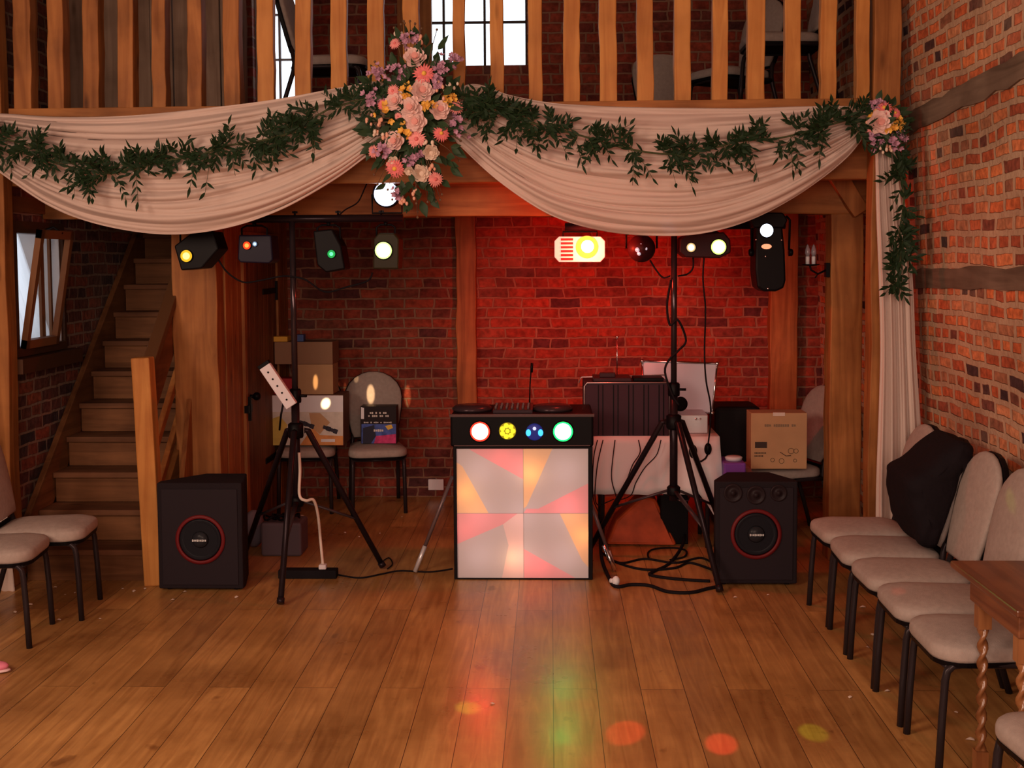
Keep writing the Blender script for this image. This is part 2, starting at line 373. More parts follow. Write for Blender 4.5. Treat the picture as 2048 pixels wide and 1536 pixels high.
def cloth(name, col, tr=.3):
    m = bpy.data.materials.new(name); m.use_nodes = True; nt = m.node_tree; L = nt.links.new; b = nt.nodes['Principled BSDF']; o = nt.nodes['Material Output']
    b.inputs['Base Color'].default_value = (*col, 1); b.inputs['Roughness'].default_value = .8; b.inputs['Specular IOR Level'].default_value = .2
    try: b.inputs['Sheen Weight'].default_value = .2
    except Exception: pass
    t = N(nt, 'ShaderNodeBsdfTranslucent'); t.inputs[0].default_value = (*col, 1); mx = N(nt, 'ShaderNodeMixShader'); mx.inputs[0].default_value = tr
    L(b.outputs[0], mx.inputs[1]); L(t.outputs[0], mx.inputs[2]); L(mx.outputs[0], o.inputs[0])
    tc = N(nt, 'ShaderNodeTexCoord'); n = N(nt, 'ShaderNodeTexNoise'); n.inputs['Scale'].default_value = 350; L(tc.outputs['Object'], n.inputs['Vector'])
    bp = N(nt, 'ShaderNodeBump'); bp.inputs['Strength'].default_value = .15; bp.inputs['Distance'].default_value = .002; L(n.outputs[0], bp.inputs['Height']); L(bp.outputs[0], b.inputs['Normal'])
    return m
M_drape = cloth('ivory_muslin', (.72,.57,.50), .20)
M_tcloth = cloth('white_tablecloth', (.78,.74,.76), .05)
M_fabric = mat('beige_upholstery', (.37,.30,.265), .9, spec=.2, bump=.25, bscale=260, var=.08, vscale=40)
M_card = mat('cardboard', (.42,.25,.13), .85, var=.08, vscale=6)
def emis(name, col, s, base=(.02,.02,.02)): return mat(name, base, .3, emit=col, es=s)
# ------------------------------------------------------------------ the setting
YB, XR, XL = 9.2, 2.05, -3.1
GF = 2.45                                   # gallery floor level
b = MB().box((-4.2, -4.2, -.1), (2.6, YB+.4, 0)); struct(b.build('floor', M_floor, base=False))
# back wall with upper window opening
wx0, wx1 = XA(806, 90, YB), XA(1054, 90, YB); wz0, wz1 = ZA(131, YB, 950), ZA(-200, YB, 950)
w3x0, w3x1 = XA(505, 90, YB), XA(600, 90, YB); w3z0, w3z1 = ZA(205, YB, 560), ZA(-160, YB, 560)
b = MB()
b.box((-3.4, YB, 0), (2.4, YB+.35, w3z0)); b.box((-3.4, YB, w3z1), (2.4, YB+.35, 5.2))
b.box((-3.4, YB, w3z0), (w3x0, YB+.35, w3z1)); b.box((w3x1, YB, w3z0), (wx0, YB+.35, w3z1)); b.box((wx1, YB, w3z0), (2.4, YB+.35, w3z1))
b.box((wx0, YB, w3z0), (wx1, YB+.35, wz0)); b.box((wx0, YB, wz1), (wx1, YB+.35, w3z1) if w3z1 > wz1 else (wx1, YB+.35, wz1+.001))
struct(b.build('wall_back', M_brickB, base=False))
# right wall, battered: leans in as it rises
b = MB(); xt = 2.04; xb = 2.12
b.prism2([Vector((xb, -4.2, 0)), Vector((xt-.18, -4.2, 5.2)), Vector((xb+.5, -4.2, 5.2)), Vector((xb+.5, -4.2, 0))],
         [Vector((xb, YB, 0)), Vector((xt-.18, YB, 5.2)), Vector((xb+.5, YB, 5.2)), Vector((xb+.5, YB, 0))])
struct(b.build('wall_right', M_brickR, base=False))
def xw(z): return xb + (xt-.18-xb)*z/5.2
# left wall with a window opening
ly0, ly1 = 6.82, 7.52
lz0, lz1 = 1.29, 2.08
b = MB(); xo = XL-.32
yj = 6.745
b.box((xo, yj, 0), (XL, YB, lz0)); b.box((xo, yj, lz1), (XL, YB, 5.2)); b.box((xo, yj, lz0), (XL, ly0, lz1)); b.box((-4.2, -4.2, 0), (-3.9, yj+.15, 5.2)); struct(MB().box((-3.9, yj, 0), (xo-.001, yj+.15, 5.2)).box((xo-.001, yj-.004, 0), (XL, yj-.0005, 5.2)).build('wall_return', M_brickB, base=False)); b.box((xo, ly1, lz0), (XL, YB, lz1))
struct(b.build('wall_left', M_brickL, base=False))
b = MB().box((-4.2, -4.5, 0), (2.6, -4.2, 5.2)); struct(b.build('wall_front', M_plaster, base=False))
b = MB().box((-4.2, -4.5, 5.2), (2.6, YB+.4, 5.35)); struct(b.build('ceiling', M_plaster, base=False))
# gallery deck (stair well left open)
b = MB().box((XL, 6.82, GF-.05), (1.9, 7.45, GF)).box((-1.98, 7.45, GF-.05), (1.95, YB-.001, GF))
for i in range(10):
    x = -1.85+i*.4; b.box((x-.04, 7.32, GF-.17), (x+.04, YB-.001, GF-.05))
struct(b.build('trim_1', OAKD('y'), base=False)); 
# timber bands built into the right wall
def band(name, pa, pb, th, seed):
    rnd = random.Random(seed); mb = MB()
    def onw(px, py):
        d = ray(px, py)   # plane of the battered wall
        k = (xt-.18-xb)/5.2
        t = (xb + k*1.85)/(d.x - k*d.z); return CL+d*t
    a = onw(*pa); c = onw(*pb); n = 14; vs = []; fs = []
    for i in range(n+1):
        p = a.lerp(c, i/n); e = rnd.uniform(-.008, .008); hz = th/2+rnd.uniform(-.006, .006)
        for dz, dx in ((-hz, .03), (-hz, -.012), (hz, -.012), (hz, .03)):
            vs.append((xw(p.z+e+dz)+dx, p.y, p.z+e+dz))
    for i in range(n):
        for k in range(4): k2 = (k+1) % 4; fs.append((i*4+k, i*4+k2, i*4+4+k2, i*4+4+k))
    fs += [(3,2,1,0), tuple(n*4+k for k in range(4))]
    mb.add(vs, fs); return struct(mb.build(name, wood('grey_timber', (.13,.085,.06), (.24,.165,.12), 'y', .85, dark=.6), base=False))
band('trim_2', (1822, 246), (2130, 92), .115, 1)
band('trim_3', (1815, 558), (2130, 556), .105, 2)
# ------------------------------------------------------------------ windows
def glazing(name, x0, x1, z0, z1, y, nx, nz_, frame=.05, bar=.012, fm=None, xs=None, zs=None):
    fm = fm or mat('window_frame_dark', (.05,.035,.03), .6)
    b = MB()
    b.box((x0, y, z0), (x0+frame, y+.06, z1)); b.box((x1-frame, y, z0), (x1, y+.06, z1))
    b.box((x0+frame, y, z0), (x1-frame, y+.06, z0+frame)); b.box((x0+frame, y, z1-frame), (x1-frame, y+.06, z1))
    for x in (xs or [x0+(x1-x0)*i/nx for i in range(1, nx)]): b.box((x-bar/2, y+.01, z0+frame), (x+bar/2, y+.04, z1-frame))
    for z in (zs or [z0+(z1-z0)*i/nz_ for i in range(1, nz_)]): b.box((x0+frame, y+.012, z-bar/2), (x1-frame, y+.038, z+bar/2))
    f = struct(b.build(name, fm, base=False))
    g = MB().box((x0+frame, y+.022, z0+frame), (x1-frame, y+.026, z1-frame)).build('pane', M_glass, f); return f
glazing('window_1', wx0, wx1, wz0, wz1, YB+.1, 3, 4, .015, .018,
        xs=[XA(887, 50, YB+.1), XA(969, 50, YB+.1)], zs=[ZA(44, YB+.1, 950), ZA(-42, YB+.1, 950), ZA(-128, YB+.1, 950)])
b = MB().box((XA(795,50,YB-.05), YB-.06, wz0-.12), (XA(863,50,YB-.05), YB, wz1)); struct(b.build('trim_4', OAK('z'), base=False))
glazing('window_2', w3x0, w3x1, w3z0, w3z1, YB+.1, 2, 4, .03, .016, mat('window_frame_pale', (.5,.48,.5), .5))
# low side window, bottom hung and tipped into the room
b = MB(); fy = .06; m_wf = OAKD('z')
b.box((XL-.10, ly0, lz0), (XL+.015, ly0+fy, lz1)); b.box((XL-.02, ly1, lz0-.03), (XL+.02, ly1+.03, lz1))
b.box((XL-.10, ly0, lz1-.07), (XL+.02, ly1, lz1)); b.box((XL-.10, ly0, lz0), (XL+.03, ly1, lz0+.05))
wf = struct(b.build('window_3', mat('window_dark_oak', (.07,.032,.018), .5), base=False))
b = MB().box((XL-.04, ly0-.08, lz0-.09), (XL+.09, ly1+.1, lz0-.005)); b.build('window_sill', mat('window_dark_oak', (.07,.032,.018)), wf)
tilt = math.atan(.12/.72)
MT = Matrix.Translation((XL+.02, 0, lz0+.05)) @ Matrix.Rotation(tilt, 4, 'Y')
b = MB(); hh = .70; y0, y1 = ly0+.05, 7.34
for lo, hi in (((0, y0, 0), (.035, y0+.045, hh)), ((0, y1-.045, 0), (.035, y1, hh)), ((0, y0, 0), (.035, y1, .05)), ((0, y0, hh-.05), (.035, y1, hh))): b.box(lo, hi, MT)
sash = b.build('opening_sash', mat('sash_wood', (.20,.085,.035), .45), wf)
MB().box((.014, y0+.04, .045), (.018, y1-.04, hh-.045), MT).build('pane', M_glass, sash)
nv = []; nf = []
for i in range(41):
    yy = ly0+(ly1-ly0)*i/40; nv += [(XL-.04+.010*math.sin(i*1.1), yy, lz0+.005), (XL-.27+.012*math.sin(i*1.1+.3), yy, lz1-.005)]
for i in range(40): nf.append((2*i, 2*i+1, 2*i+3, 2*i+2))
MB().add(nv, nf, True).build('net_curtain', cloth('net', (.85,.85,.88), .75), wf)
MB().box((XL-.32, ly1-.012, lz0), (XL-.001, ly1-.001, lz1)).build('reveal_lining', mat('limewash', (.62,.58,.55), .9), wf)
b = MB().box((XL-.022, ly0+.42, lz0), (XL-.005, ly0+.47, lz1)).box((XL-.022, ly0+.56, lz0), (XL-.005, ly0+.585, lz1)); b.build('mullion', mat('sash_wood', (.2,.085,.035)), wf)
MB().tube([(XL+.03, 7.15, lz1-.06), (XL+.12, 7.15, lz1-.03), (XL+.17, 7.16, lz1-.07)], .006).build('window_stay', M_black, wf)
b = MB().box((XL-.02, ly0-.2, 2.13), (XL+.03, ly1+.35, 2.22)); struct(b.build('trim_5', OAKD('y'), base=False))
# ------------------------------------------------------------------ timber frame
def post(px0, px1, Y, d, z0, z1, label, ref=700, seed=0, m=None, name='oak_post'):
    x0, x1 = XA(px0, ref, Y), XA(px1, ref, Y)
    mb = wbeam(MB(), ((x0+x1)/2, Y+d/2, z0), ((x0+x1)/2, Y+d/2, z1), x1-x0, d, 12, .008, seed=seed)
    return tag(mb.build(name, m or OAK('z'), bevel=.006), label, 'post')
YF = 6.62
YP = 7.25
post(1742, 1794, YF, .12, 0, 4.1, 'tall oak post in front of the right brick wall, behind the hanging white cloth', 600, 1)
post(-22, 12, YF, .115, 0, 4.2, 'oak post at the far left edge beside the window', 600, 2)
post(1660, 1724, YP, .16, 0, 2.10, 'oak post under the right beam end with a candle lamp on its side', 700, 3)
post(348, 437, YP, .16, 0, 2.10, 'thick pale oak post beside the staircase', 700, 4)
post(912, 952, YB-.08, .08, 0, GF-.175, 'slim timber post on the brick back wall behind the disco console', 600, 5)
post(1540, 1595, YB-.10, .10, 0, GF-.175, 'timber post on the back wall behind the silver case', 700, 6)
bz0, bz1 = ZA(432, YP), ZA(345, YP)
mb = wbeam(MB(), (XL+.01, YP+.08, (bz0+bz1)/2), (1.93, YP+.08, (bz0+bz1)/2), bz1-bz0, .16, 24, .007, side=(0,0,1), seed=8)
tag(mb.build('oak_beam', OAK('x'), bevel=.008), 'massive horizontal oak beam spanning the room under the gallery', 'beam')
mb = wbeam(MB(), (XL+.01, YF+.16, 2.45), (1.90, YF+.16, 2.45), .36, .07, 20, .005, side=(0,0,1), seed=9)
tag(mb.build('gallery_fascia', OAK('x'), bevel=.005), 'upper oak fascia board behind the white swags', 'beam')
# upper beam piece visible between beam and swags
zz0, zz1 = bz1+.012, GF-.055
mb = wbeam(MB(), (XL+.01, YP+.07, (zz0+zz1)/2), (1.93, YP+.07, (zz0+zz1)/2), zz1-zz0, .14, 20, .003, side=(0,0,1), seed=10)
tag(mb.build('oak_plank', OAK('x'), bevel=.004), 'narrow oak plank lying on top of the massive beam', 'beam')
# knee brace at right post
a = P(1640, 300, YP-.04); c = P(1722, 425, YP-.04)
mb = wbeam(MB(), a, c, .10, .06, 6, .004, side=(1,0,0), seed=11)
tag(mb.build('knee_brace', OAK('z'), bevel=.004), 'diagonal oak brace between beam and right post under the swag', 'brace')
# ------------------------------------------------------------------ gallery balustrade
bal = thing('gallery_balustrade', 'oak balustrade of rough upright slats along the gallery edge', 'balustrade', (0, YF+.04, GF+.18))
zr0, zr1 = ZA(222, YF, 1400), ZA(203, YF, 1400)
mb = wbeam(MB(), (XL+.105, YF+.05, (zr0+zr1)/2+.001), (XA(1742, 200, YF)-.002, YF+.05, (zr0+zr1)/2+.012), .05, .10, 20, .003, side=(0,0,1), seed=12)
mb.build('bottom_rail', OAK('x'), bal, bevel=.004)
slats = [(27,62),(95,127),(165,197),(235,266),(304,331),(374,403),(448,480),(513,546),(588,620),(660,692),(733,766),(806,838),(906,930),(981,1008),(1057,1085),(1127,1160),(1200,1235),(1275,1308),(1350,1383),(1425,1456),(1496,1531),(1572,1604),(1642,1674),(1714,1741)]
rs = random.Random(5)
for i, (p0, p1) in enumerate(slats):
    x0, x1 = XA(p0, 200, YF), XA(p1, 200, YF); xt0 = XA((p0+p1)/2+rs.uniform(-4, 4), 0, YF)
    mb = MB(); cx_ = (x0+x1)/2
    wbeam(mb, (cx_, YF+.05, zr1-.005), (xt0, YF+.05, 3.95), x1-x0, .06 if i > 6 else .10, 12, .0045, seed=40+i)
    mb.build('slat', PINE('z') if i > 6 else OAK('z'), bal, bevel=.005)
MB().box((XL+.25, YF-.01, 3.95), (1.75, YF+.11, 4.05)).build('top_rail', OAK('x'), bal, bevel=.005)
# boarded partition on the gallery, left
gp = MB(); xs_ = [XA(p, 100, 7.75) for p in (-60, 20, 62, 118, 190, 262, 300, 345, 380, 440, 478)]
for i in range(len(xs_)-1):
    gp.box((xs_[i]+.003, 7.75+(.01 if i % 2 else 0), GF+.001), (xs_[i+1]-.003, 7.79, 4.6))
struct(gp.build('wall_gallery', wood('weathered_board', (.24,.155,.11), (.36,.25,.18), 'z', .8), base=False, bevel=.003))
post(452, 485, 7.72, .12, GF+.001, 4.6, 'upright timber at the end of the gallery boarding, behind the slats', 100, 31, OAK('z'), 'timber_stud')
# ------------------------------------------------------------------ stairs
st = thing('staircase', 'steep wooden staircase with worn treads rising beside the left wall', 'staircase', (-2.65, 6.75, 0))
rise, going, Y1 = .186, .216, 6.73
NST = 11
for i in range(1, NST+1):
    y = Y1+going*(i-1); z = rise*i
    MB().box((-3.035, y, z-.035), (-2.325, min(y+going+.03, YB-.01), z)).build('tread', wood('worn_tread_shaded', (.11,.046,.022), (.20,.085,.040), 'x', .7), st, bevel=.006)  # tread wood darkened to carry the dimness under the gallery
    MB().box((-3.03, y+.03, z-rise+.001), (-2.33, y+.05, z-.036)).build('riser', OAKD('x'), st)
def slope(px_x, off0, off1, ya, yb, th, name, m, par):
    # parallelogram board following the stair pitch
    k = rise/going
    za = lambda y, o: (y-Y1)*k+rise+o
    mb = MB(); A = [Vector((px_x, y, max(0.001, za(y, o)))) for y, o in ((ya, off0), (yb, off0), (yb, off1), (ya, off1))]
    B = [v+Vector((th, 0, 0)) for v in A]; mb.prism2(A, B); return mb.build(name, m, par, bevel=.004)
slope(-3.075, -.28, .09, 6.72, 9.1, .037, 'wall_stringer', OAKD('y'), st)
slope(-2.322, -.30, .05, 6.76, 9.1, .04, 'outer_stringer', OAK('y'), st)
nw0, nw1 = XA(270, 900, 6.63), XA(312, 900, 6.63)
mb = wbeam(MB(), ((nw0+nw1)/2+.02, 6.69, 0), ((nw0+nw1)/2-.025, 6.69, 1.30), .105, .10, 5, .002, seed=51); nwl = mb.build('newel_post', PINE('z'), st, bevel=.008)
slope(-2.352, .93, 1.0, 6.66, 8.45, .075, 'handrail', mat('dark_rail', (.10,.045,.02), .45), st)
slope(-2.335, .62, .93, 6.74, 8.4, .03, 'upper_board', OAKD('y'), st)
slope(-2.335, .38, .45, 6.74, 8.45, .035, 'middle_rail', OAK('y'), st)
slope(-2.335, .10, .16, 6.74, 8.45, .035, 'lower_rail', OAK('y'), st)
# boarding under the stairs beside the posts
b = MB()
k = rise/going
xx = -2.225
A = [Vector((xx, 6.98, .001)), Vector((xx, 7.24, .001)), Vector((xx, 7.24, 1.0)), Vector((xx, 6.98, .35))]
b.prism2(A, [v+Vector((.03,0,0)) for v in A])
b.build('side_board', OAK('z'), st, bevel=.003)
# partition with door
xp = -2.02
dy0, dy1 = 7.86, 8.78
b = MB(); n = 0; y = YP+.17
while y < dy0-.01:
    y2 = min(y+.14, dy0-.005); b.box((xp-.03-(n % 2)*.008, y+.002, 0), (xp, y2-.002, GF-.175)); y = y2; n += 1
y = dy1+.005
while y < YB-.02:
    y2 = min(y+.14, YB-.002); b.box((xp-.03, y+.002, 0), (xp, y2-.002, GF-.175)); y = y2
b.box((xp-.03, dy0, 1.98), (xp, dy1, GF-.175)); b.box((xp-.04, dy0-.06, 0), (xp+.02, dy0, 2.03)); b.box((xp-.04, dy1, 0), (xp+.02, dy1+.05, 2.03)); b.box((xp-.04, dy0, 1.97), (xp+.02, dy1, 2.03))
struct(b.build('wall_stair', OAK('z'), base=False, bevel=.003))
b = MB(); y = dy0+.003
for i in range(7):
    y2 = y+(dy1-dy0-.006)/7; b.box((xp-.025, y+.0015, .01), (xp+.005, y2-.0015, 1.965)); y = y2
dr = struct(b.build('door_1', OAKD('z'), base=False, bevel=.002))
for z in (.42, 1.62):
    MB().box((xp+.006, dy1-.42, z-.02), (xp+.014, dy1, z+.02)).cbox((xp+.012, dy1-.02, z), (.016, .03, .14)).build('strap_hinge', M_black, dr)
MB().cbox((xp+.02, dy0-.01, .86), (.03, .10, .05)).cbox((xp+.03, dy0-.01, .86), (.02, .02, .16)).build('latch', M_black, dr)
MB().sphere((xp+.05, dy0+.10, .93), .028).tube([(xp, dy0+.10, .93), (xp+.04, dy0+.10, .93)], .012).build('door_knob', M_black, dr)
# ------------------------------------------------------------------ swags
def swag(name, label, top, bot, Y, seed, mesh_n=120, vn=130, sag=.10):
    T = catmull([Vector((*p, 0)) for p in top], mesh_n); B = catmull([Vector((*p, 0)) for p in bot], mesh_n)
    rnd = random.Random(seed); ph = [rnd.uniform(0, 6.28) for _ in range(8)]
    vs = []; fs = []
    for i in range(mesh_n+1):
        u = i/mesh_n
        for j in range(vn+1):
            v = j/vn
            q = T[i].lerp(B[i], v)
            env = min(1, 4*u*(1-u)+.25)
            d = -sag*math.sin(math.pi*u)*math.sin(math.pi*min(1, v*.8+.1))
            nn = noise.noise(Vector((u*3.2+seed, v*6, seed)))
            f = math.sin(v*34+ph[0]+2.2*nn)*.010+math.sin(v*74+ph[1]+3*math.sin(u*2.2+ph[2])+3*nn)*.006+math.sin(v*121+ph[4]+4*math.sin(u*1.9+ph[5])+4*nn)*.0035+math.sin(v*17+ph[3]+2*math.sin(u*3.1))*.012
            f += .010*noise.noise(Vector((u*7, v*42, seed+9)))
            lip = .0
            vs.append(P(q.x, q.y, Y+d+f*env*(1.75-.45*v)))
    for i in range(mesh_n):
        for j in range(vn):
            a = i*(vn+1)+j; fs.append((a, a+1, a+vn+2, a+vn+1))
    mb = MB(); mb.add(vs, fs, True); o = mb.build(name, M_drape)
    s_ = o.modifiers.new('solid', 'SOLIDIFY'); s_.thickness = .004
    return tag(o, label, 'drape')
swag('fabric_swag', 'ivory muslin swag with leafy garland, left of the large bouquet',
     [(-90,246),(-50,232),(0,228),(100,234),(200,234),(330,226),(450,212),(560,197),(680,175),(760,164),(815,205)],
     [(-92,262),(-50,305),(0,345),(100,412),(200,450),(330,469),(450,457),(560,420),(670,358),(750,300),(812,262)], 6.50, 1)
swag('fabric_swag', 'ivory muslin swag tinted red, right of the large bouquet',
     [(880,195),(945,168),(1020,190),(1100,205),(1200,213),(1300,216),(1400,217),(1500,217),(1600,214),(1690,212),(1738,216),(1765,232)],
     [(885,250),(920,292),(1000,365),(1100,430),(1200,460),(1300,471),(1400,468),(1500,440),(1600,388),(1690,318),(1736,262),(1762,250)], 6.50, 2)
# hanging tail
def tail(label, L_, R_, Y, seed, name='fabric_tail', n=40, vn=60, py=None, amp=.03, k=26):
    vs = []; fs = []
    Lc = catmull([Vector((*p, 0)) for p in L_], vn); Rc = catmull([Vector((*p, 0)) for p in R_], vn)
    for j in range(vn+1):
        for i in range(n+1):
            u = i/n; v = j/vn; q = Lc[j].lerp(Rc[j], u)
            d = amp*(.4+.6*v)*math.sin(u*k+.8*math.sin(v*3)+seed)+.012*math.sin(u*k*2.3+seed*2+v*2)
            vs.append(P(q.x, q.y, Y+d))
    for j in range(vn):
        for i in range(n):
            a = j*(n+1)+i; fs.append((a, a+1, a+n+2, a+n+1))
    mb = MB(); mb.add(vs, fs, True); o = mb.build(name, M_drape); s_ = o.modifiers.new('solid', 'SOLIDIFY'); s_.thickness = .004
    return tag(o, label, 'drape')
tail('ivory muslin hanging straight down the right post from the small posy', [(1748,240),(1750,300),(1752,420),(1757,560),(1760,700),(1756,850),(1752,980),(1752,1110)],
     [(1785,240),(1795,300),(1812,420),(1826,560),(1832,700),(1842,850),(1850,980),(1852,1110)], 6.52, 1.3)
tail('white cloth end hanging behind the left chairs at the photo edge', [(-60,1000),(-60,1050),(-60,1120),(-60,1190)], [(8,1000),(18,1050),(24,1120),(30,1185)], 6.55, .4, n=20, vn=20, k=12, amp=.02)
# ------------------------------------------------------------------ foliage
M_leaf = mat('ruscus_leaf', (.014,.030,.012), .5, spec=.1, var=.3, vscale=30)
M_leaf2 = mat('dark_leaf', (.03,.055,.025), .4, var=.2, vscale=20)
M_stem = mat('green_stem', (.06,.07,.03), .6)
def leaf(mb, p, d, L_, W, nrm, bend=.15):
    d = d.normalized(); s_ = d.cross(nrm)
    if s_.length < 1e-4: s_ = d.cross(Vector((1,0,0)))
    s_.normalize(); n = s_.cross(d).normalized()
    st_ = [(0,.04),(.2,.62),(.42,1),(.65,.78),(.85,.36),(1,0)]
    vs = []; fs = []
    for t, w_ in st_:
        c = p + d*(L_*t) - n*(bend*L_*t*t)
        vs += [c - s_*(W*w_/2) + n*(.10*W*w_), c, c + s_*(W*w_/2) + n*(.10*W*w_)]
    for i in range(len(st_)-1):
        a = i*3; fs += [(a, a+1, a+4, a+3), (a+1, a+2, a+5, a+4)]
    mb.add(vs, fs, True)
def garland(name, label, path, Y, seed, nsp, spread=.05, ln=(.045,.085)):
    rnd = random.Random(seed)
    C = [P(q.x, q.y, Y-.02) for q in catmull([Vector((*p, 0)) for p in path], 60)]
    root = thing(name, label, 'garland', C[len(C)//2] if len(C) else (0,0,0))
    st_ = MB(); fo = MB()
    st_.tube(C, .005, 6)
    for k in range(nsp):
        t = rnd.random()*59.9; i = int(t); p = C[i].lerp(C[i+1], t-i); tan = (C[i+1]-C[i]).normalized()
        a = rnd.uniform(0, 2*math.pi); out = Vector((math.cos(a), -abs(rnd.gauss(.2, .25)), math.sin(a)))
        d = (out + tan*rnd.uniform(-1.2, 1.2)).normalized(); ln_ = rnd.uniform(.35, 1.0)*spread*2.2*(1.25 if rnd.random() < .12 else 1)
        n_ = 5; pts = []
        for j in range(n_+1):
            q = p + d*(ln_*j/n_) + Vector((0,0,-.25*ln_*(j/n_)**2)); q.y = min(q.y, Y+.0); pts.append(q)
        st_.tube(pts, .0013, 4)
        for j in range(1, n_+1):
            for sd in ((-1, 1) if j < n_ else (0,)):
                if rnd.random() < .25: continue
                ax = Vector((0,-1,0)); side = d.cross(ax).normalized()
                dd = (d*.8 + side*sd*rnd.uniform(.5, 1.0) + Vector((rnd.uniform(-.25,.25), rnd.uniform(-.5,.1), rnd.uniform(-.25,.25)))).normalized()
                leaf(fo, pts[j], dd, rnd.uniform(*ln)*.8, rnd.uniform(.012, .020), Vector((rnd.uniform(-.6,.6), -1, rnd.uniform(-.5,.6))).normalized(), rnd.uniform(-.05, .3))
    st_.build('stem', M_stem, root); fo.build('leaves', M_leaf, root)
    return root
garland('leaf_garland', 'dark green leafy garland draped over the left swag', [(-40,262),(0,276),(60,292),(110,325),(200,345),(260,338),(330,322),(400,310),(450,292),(520,282),(600,258),(650,222),(720,200),(760,190)], 6.36, 3, 200, .072)
garland('leaf_garland', 'leafy garland over the right swag, turned reddish by the lamp', [(920,195),(960,206),(1000,228),(1060,245),(1150,268),(1250,296),(1330,308),(1400,303),(1480,282),(1560,276),(1640,255),(1720,232)], 6.36, 4, 185, .072)
garland('leaf_garland', 'trailing leafy garland hanging down beside the right brick wall', [(1780,240),(1795,290),(1800,340),(1808,400),(1800,460),(1802,500),(1798,545),(1795,580)], 6.38, 5, 60, .05)
# flowers -----------------------------------------------------------------
M_rose = mat('pale_pink_petal', (.86,.60,.55), .7, var=.08, vscale=40)
M_rosec = mat('rose_heart', (.76,.34,.30), .7)
M_cream = mat('cream_petal', (.78,.62,.50), .7, var=.1, vscale=40)
M_coral = mat('coral_petal', (.80,.20,.20), .6, var=.2, vscale=60)
M_pinkg = mat('salmon_petal', (.85,.32,.30), .6, var=.15, vscale=60)
M_yel = mat('yellow_petal', (.85,.48,.09), .6, var=.15, vscale=60)
M_lil = mat('lilac_petal', (.50,.27,.38), .7, var=.2, vscale=60)
M_bud = mat('peach_bud', (.80,.42,.30), .7)
def frame_to(n):
    return n.to_track_quat('Z', 'Y').to_matrix().to_4x4()
def petal(mb, M, a, r0, r1, z0, z1, w_, cup=.3):
    vs = []; fs = []
    for j in range(5):
        t = j/4; r = r0+(r1-r0)*t; z = z0+(z1-z0)*t + cup*(t*t-.4*t)*(r1-r0+.01)
        ww = w_*math.sin(math.pi*min(1, .22+t*.62))*(1 if t < .99 else .62)
        for k in (-1, 0, 1):
            ang = a + k*ww/max(r, .008)*.5
            rr = r*(1 + .02*(k == 0)) if k else r
            vs.append(M @ Vector((rr*math.cos(ang), rr*math.sin(ang), z-(.06*ww if k == 0 else 0))))
    for j in range(4):
        for k in range(2):
            b_ = j*3+k; fs.append((b_, b_+1, b_+4, b_+3))
    mb.add(vs, fs, True)
def rose(par, c, n, r, seed, m, mc, name='rose'):
    rnd = random.Random(seed); M = Matrix.Translation(c) @ frame_to(n)
    mb = MB()
    for k, (ra, rb, za, zb, cnt, w_) in enumerate(((.15,1.0,-.15,.02,6,1.05),(.12,.82,-.1,.22,6,.9),(.10,.62,0,.38,5,.75),(.08,.42,.1,.48,5,.55))):
        for i in range(cnt): petal(mb, M, 2*math.pi*i/cnt+k*.6+rnd.uniform(-.15,.15), ra*r, rb*r*rnd.uniform(.93,1.06), za*r, zb*r, w_*r, .25)
    mb.mi = 1
    for k in range(3):
        rr = (.26-.08*k)*r; mb.lathe([(rr*.5, .1*r), (rr, .35*r), (rr*.95, (.5+.02*k)*r)], M @ Matrix.Translation((.02*r*k, .01*r, 0)), 10)
    mb.sphere(M @ Vector((0,0,.4*r)), .1*r, n=8, m=5)
    return mb.build(name, [m, mc], par)
def gerbera(par, c, n, r, seed, m, mc, name='gerbera'):
    rnd = random.Random(seed); M = Matrix.Translation(c) @ frame_to(n); mb = MB()
    for ring, (cnt, rr, z) in enumerate(((20, 1., .05), (18, .82, .14), (14, .5, .2))):
        for i in range(cnt):
            a = 2*math.pi*i/cnt+ring*.17+rnd.uniform(-.06,.06)
            d = Vector((math.cos(a), math.sin(a), z*.8)); leaf(mb, M @ (Vector((math.cos(a), math.sin(a), 0))*.15*r+Vector((0,0,.06*r*ring))), (M.to_3x3() @ d), r*rr*.86*rnd.uniform(.9,1.05), r*.22, M.to_3x3() @ Vector((0,0,1)), .12)
    mb.mi = 1; mb.sphere(M @ Vector((0,0,.14*r)), .22*r, n=10, m=6, sc=(1,1,1))
    return mb.build(name, [m, mc], par)
def cluster(par, c, r, seed, m, name, cnt=14, pr=.012):
    rnd = random.Random(seed); mb = MB()
    for i in range(cnt):
        v = Vector((rnd.gauss(0,.5), rnd.uniform(-.6,.1), rnd.gauss(0,.5)))*r; n = (v+Vector((rnd.uniform(-.3,.3)*r, -r*.8, rnd.uniform(-.3,.3)*r))).normalized()
        M = Matrix.Translation(c+v) @ frame_to(n)
        for k in range(5): petal(mb, M, 2*math.pi*k/5, .002, pr*rnd.uniform(.8,1.25), 0, pr*.4, pr*1.1, .3)
    return mb.build(name, m, par)
def buds(par, c, r, seed, m, name='bud', cnt=5, pr=.010):
    rnd = random.Random(seed); mb = MB(); mb2 = MB()
    for i in range(cnt):
        v = Vector((rnd.gauss(0,.6), rnd.uniform(-.5,.0), rnd.gauss(0,.6)))*r
        mb.sphere(c+v, pr*rnd.uniform(.8,1.2), n=8, m=6, sc=(.85,.85,1.15)); mb.mi = 1; mb.tube([c+v, c+v*.4+Vector((0,.03,-.02))], .0015, 4); mb.mi = 0
    return mb.build(name, [m, M_stem], par)
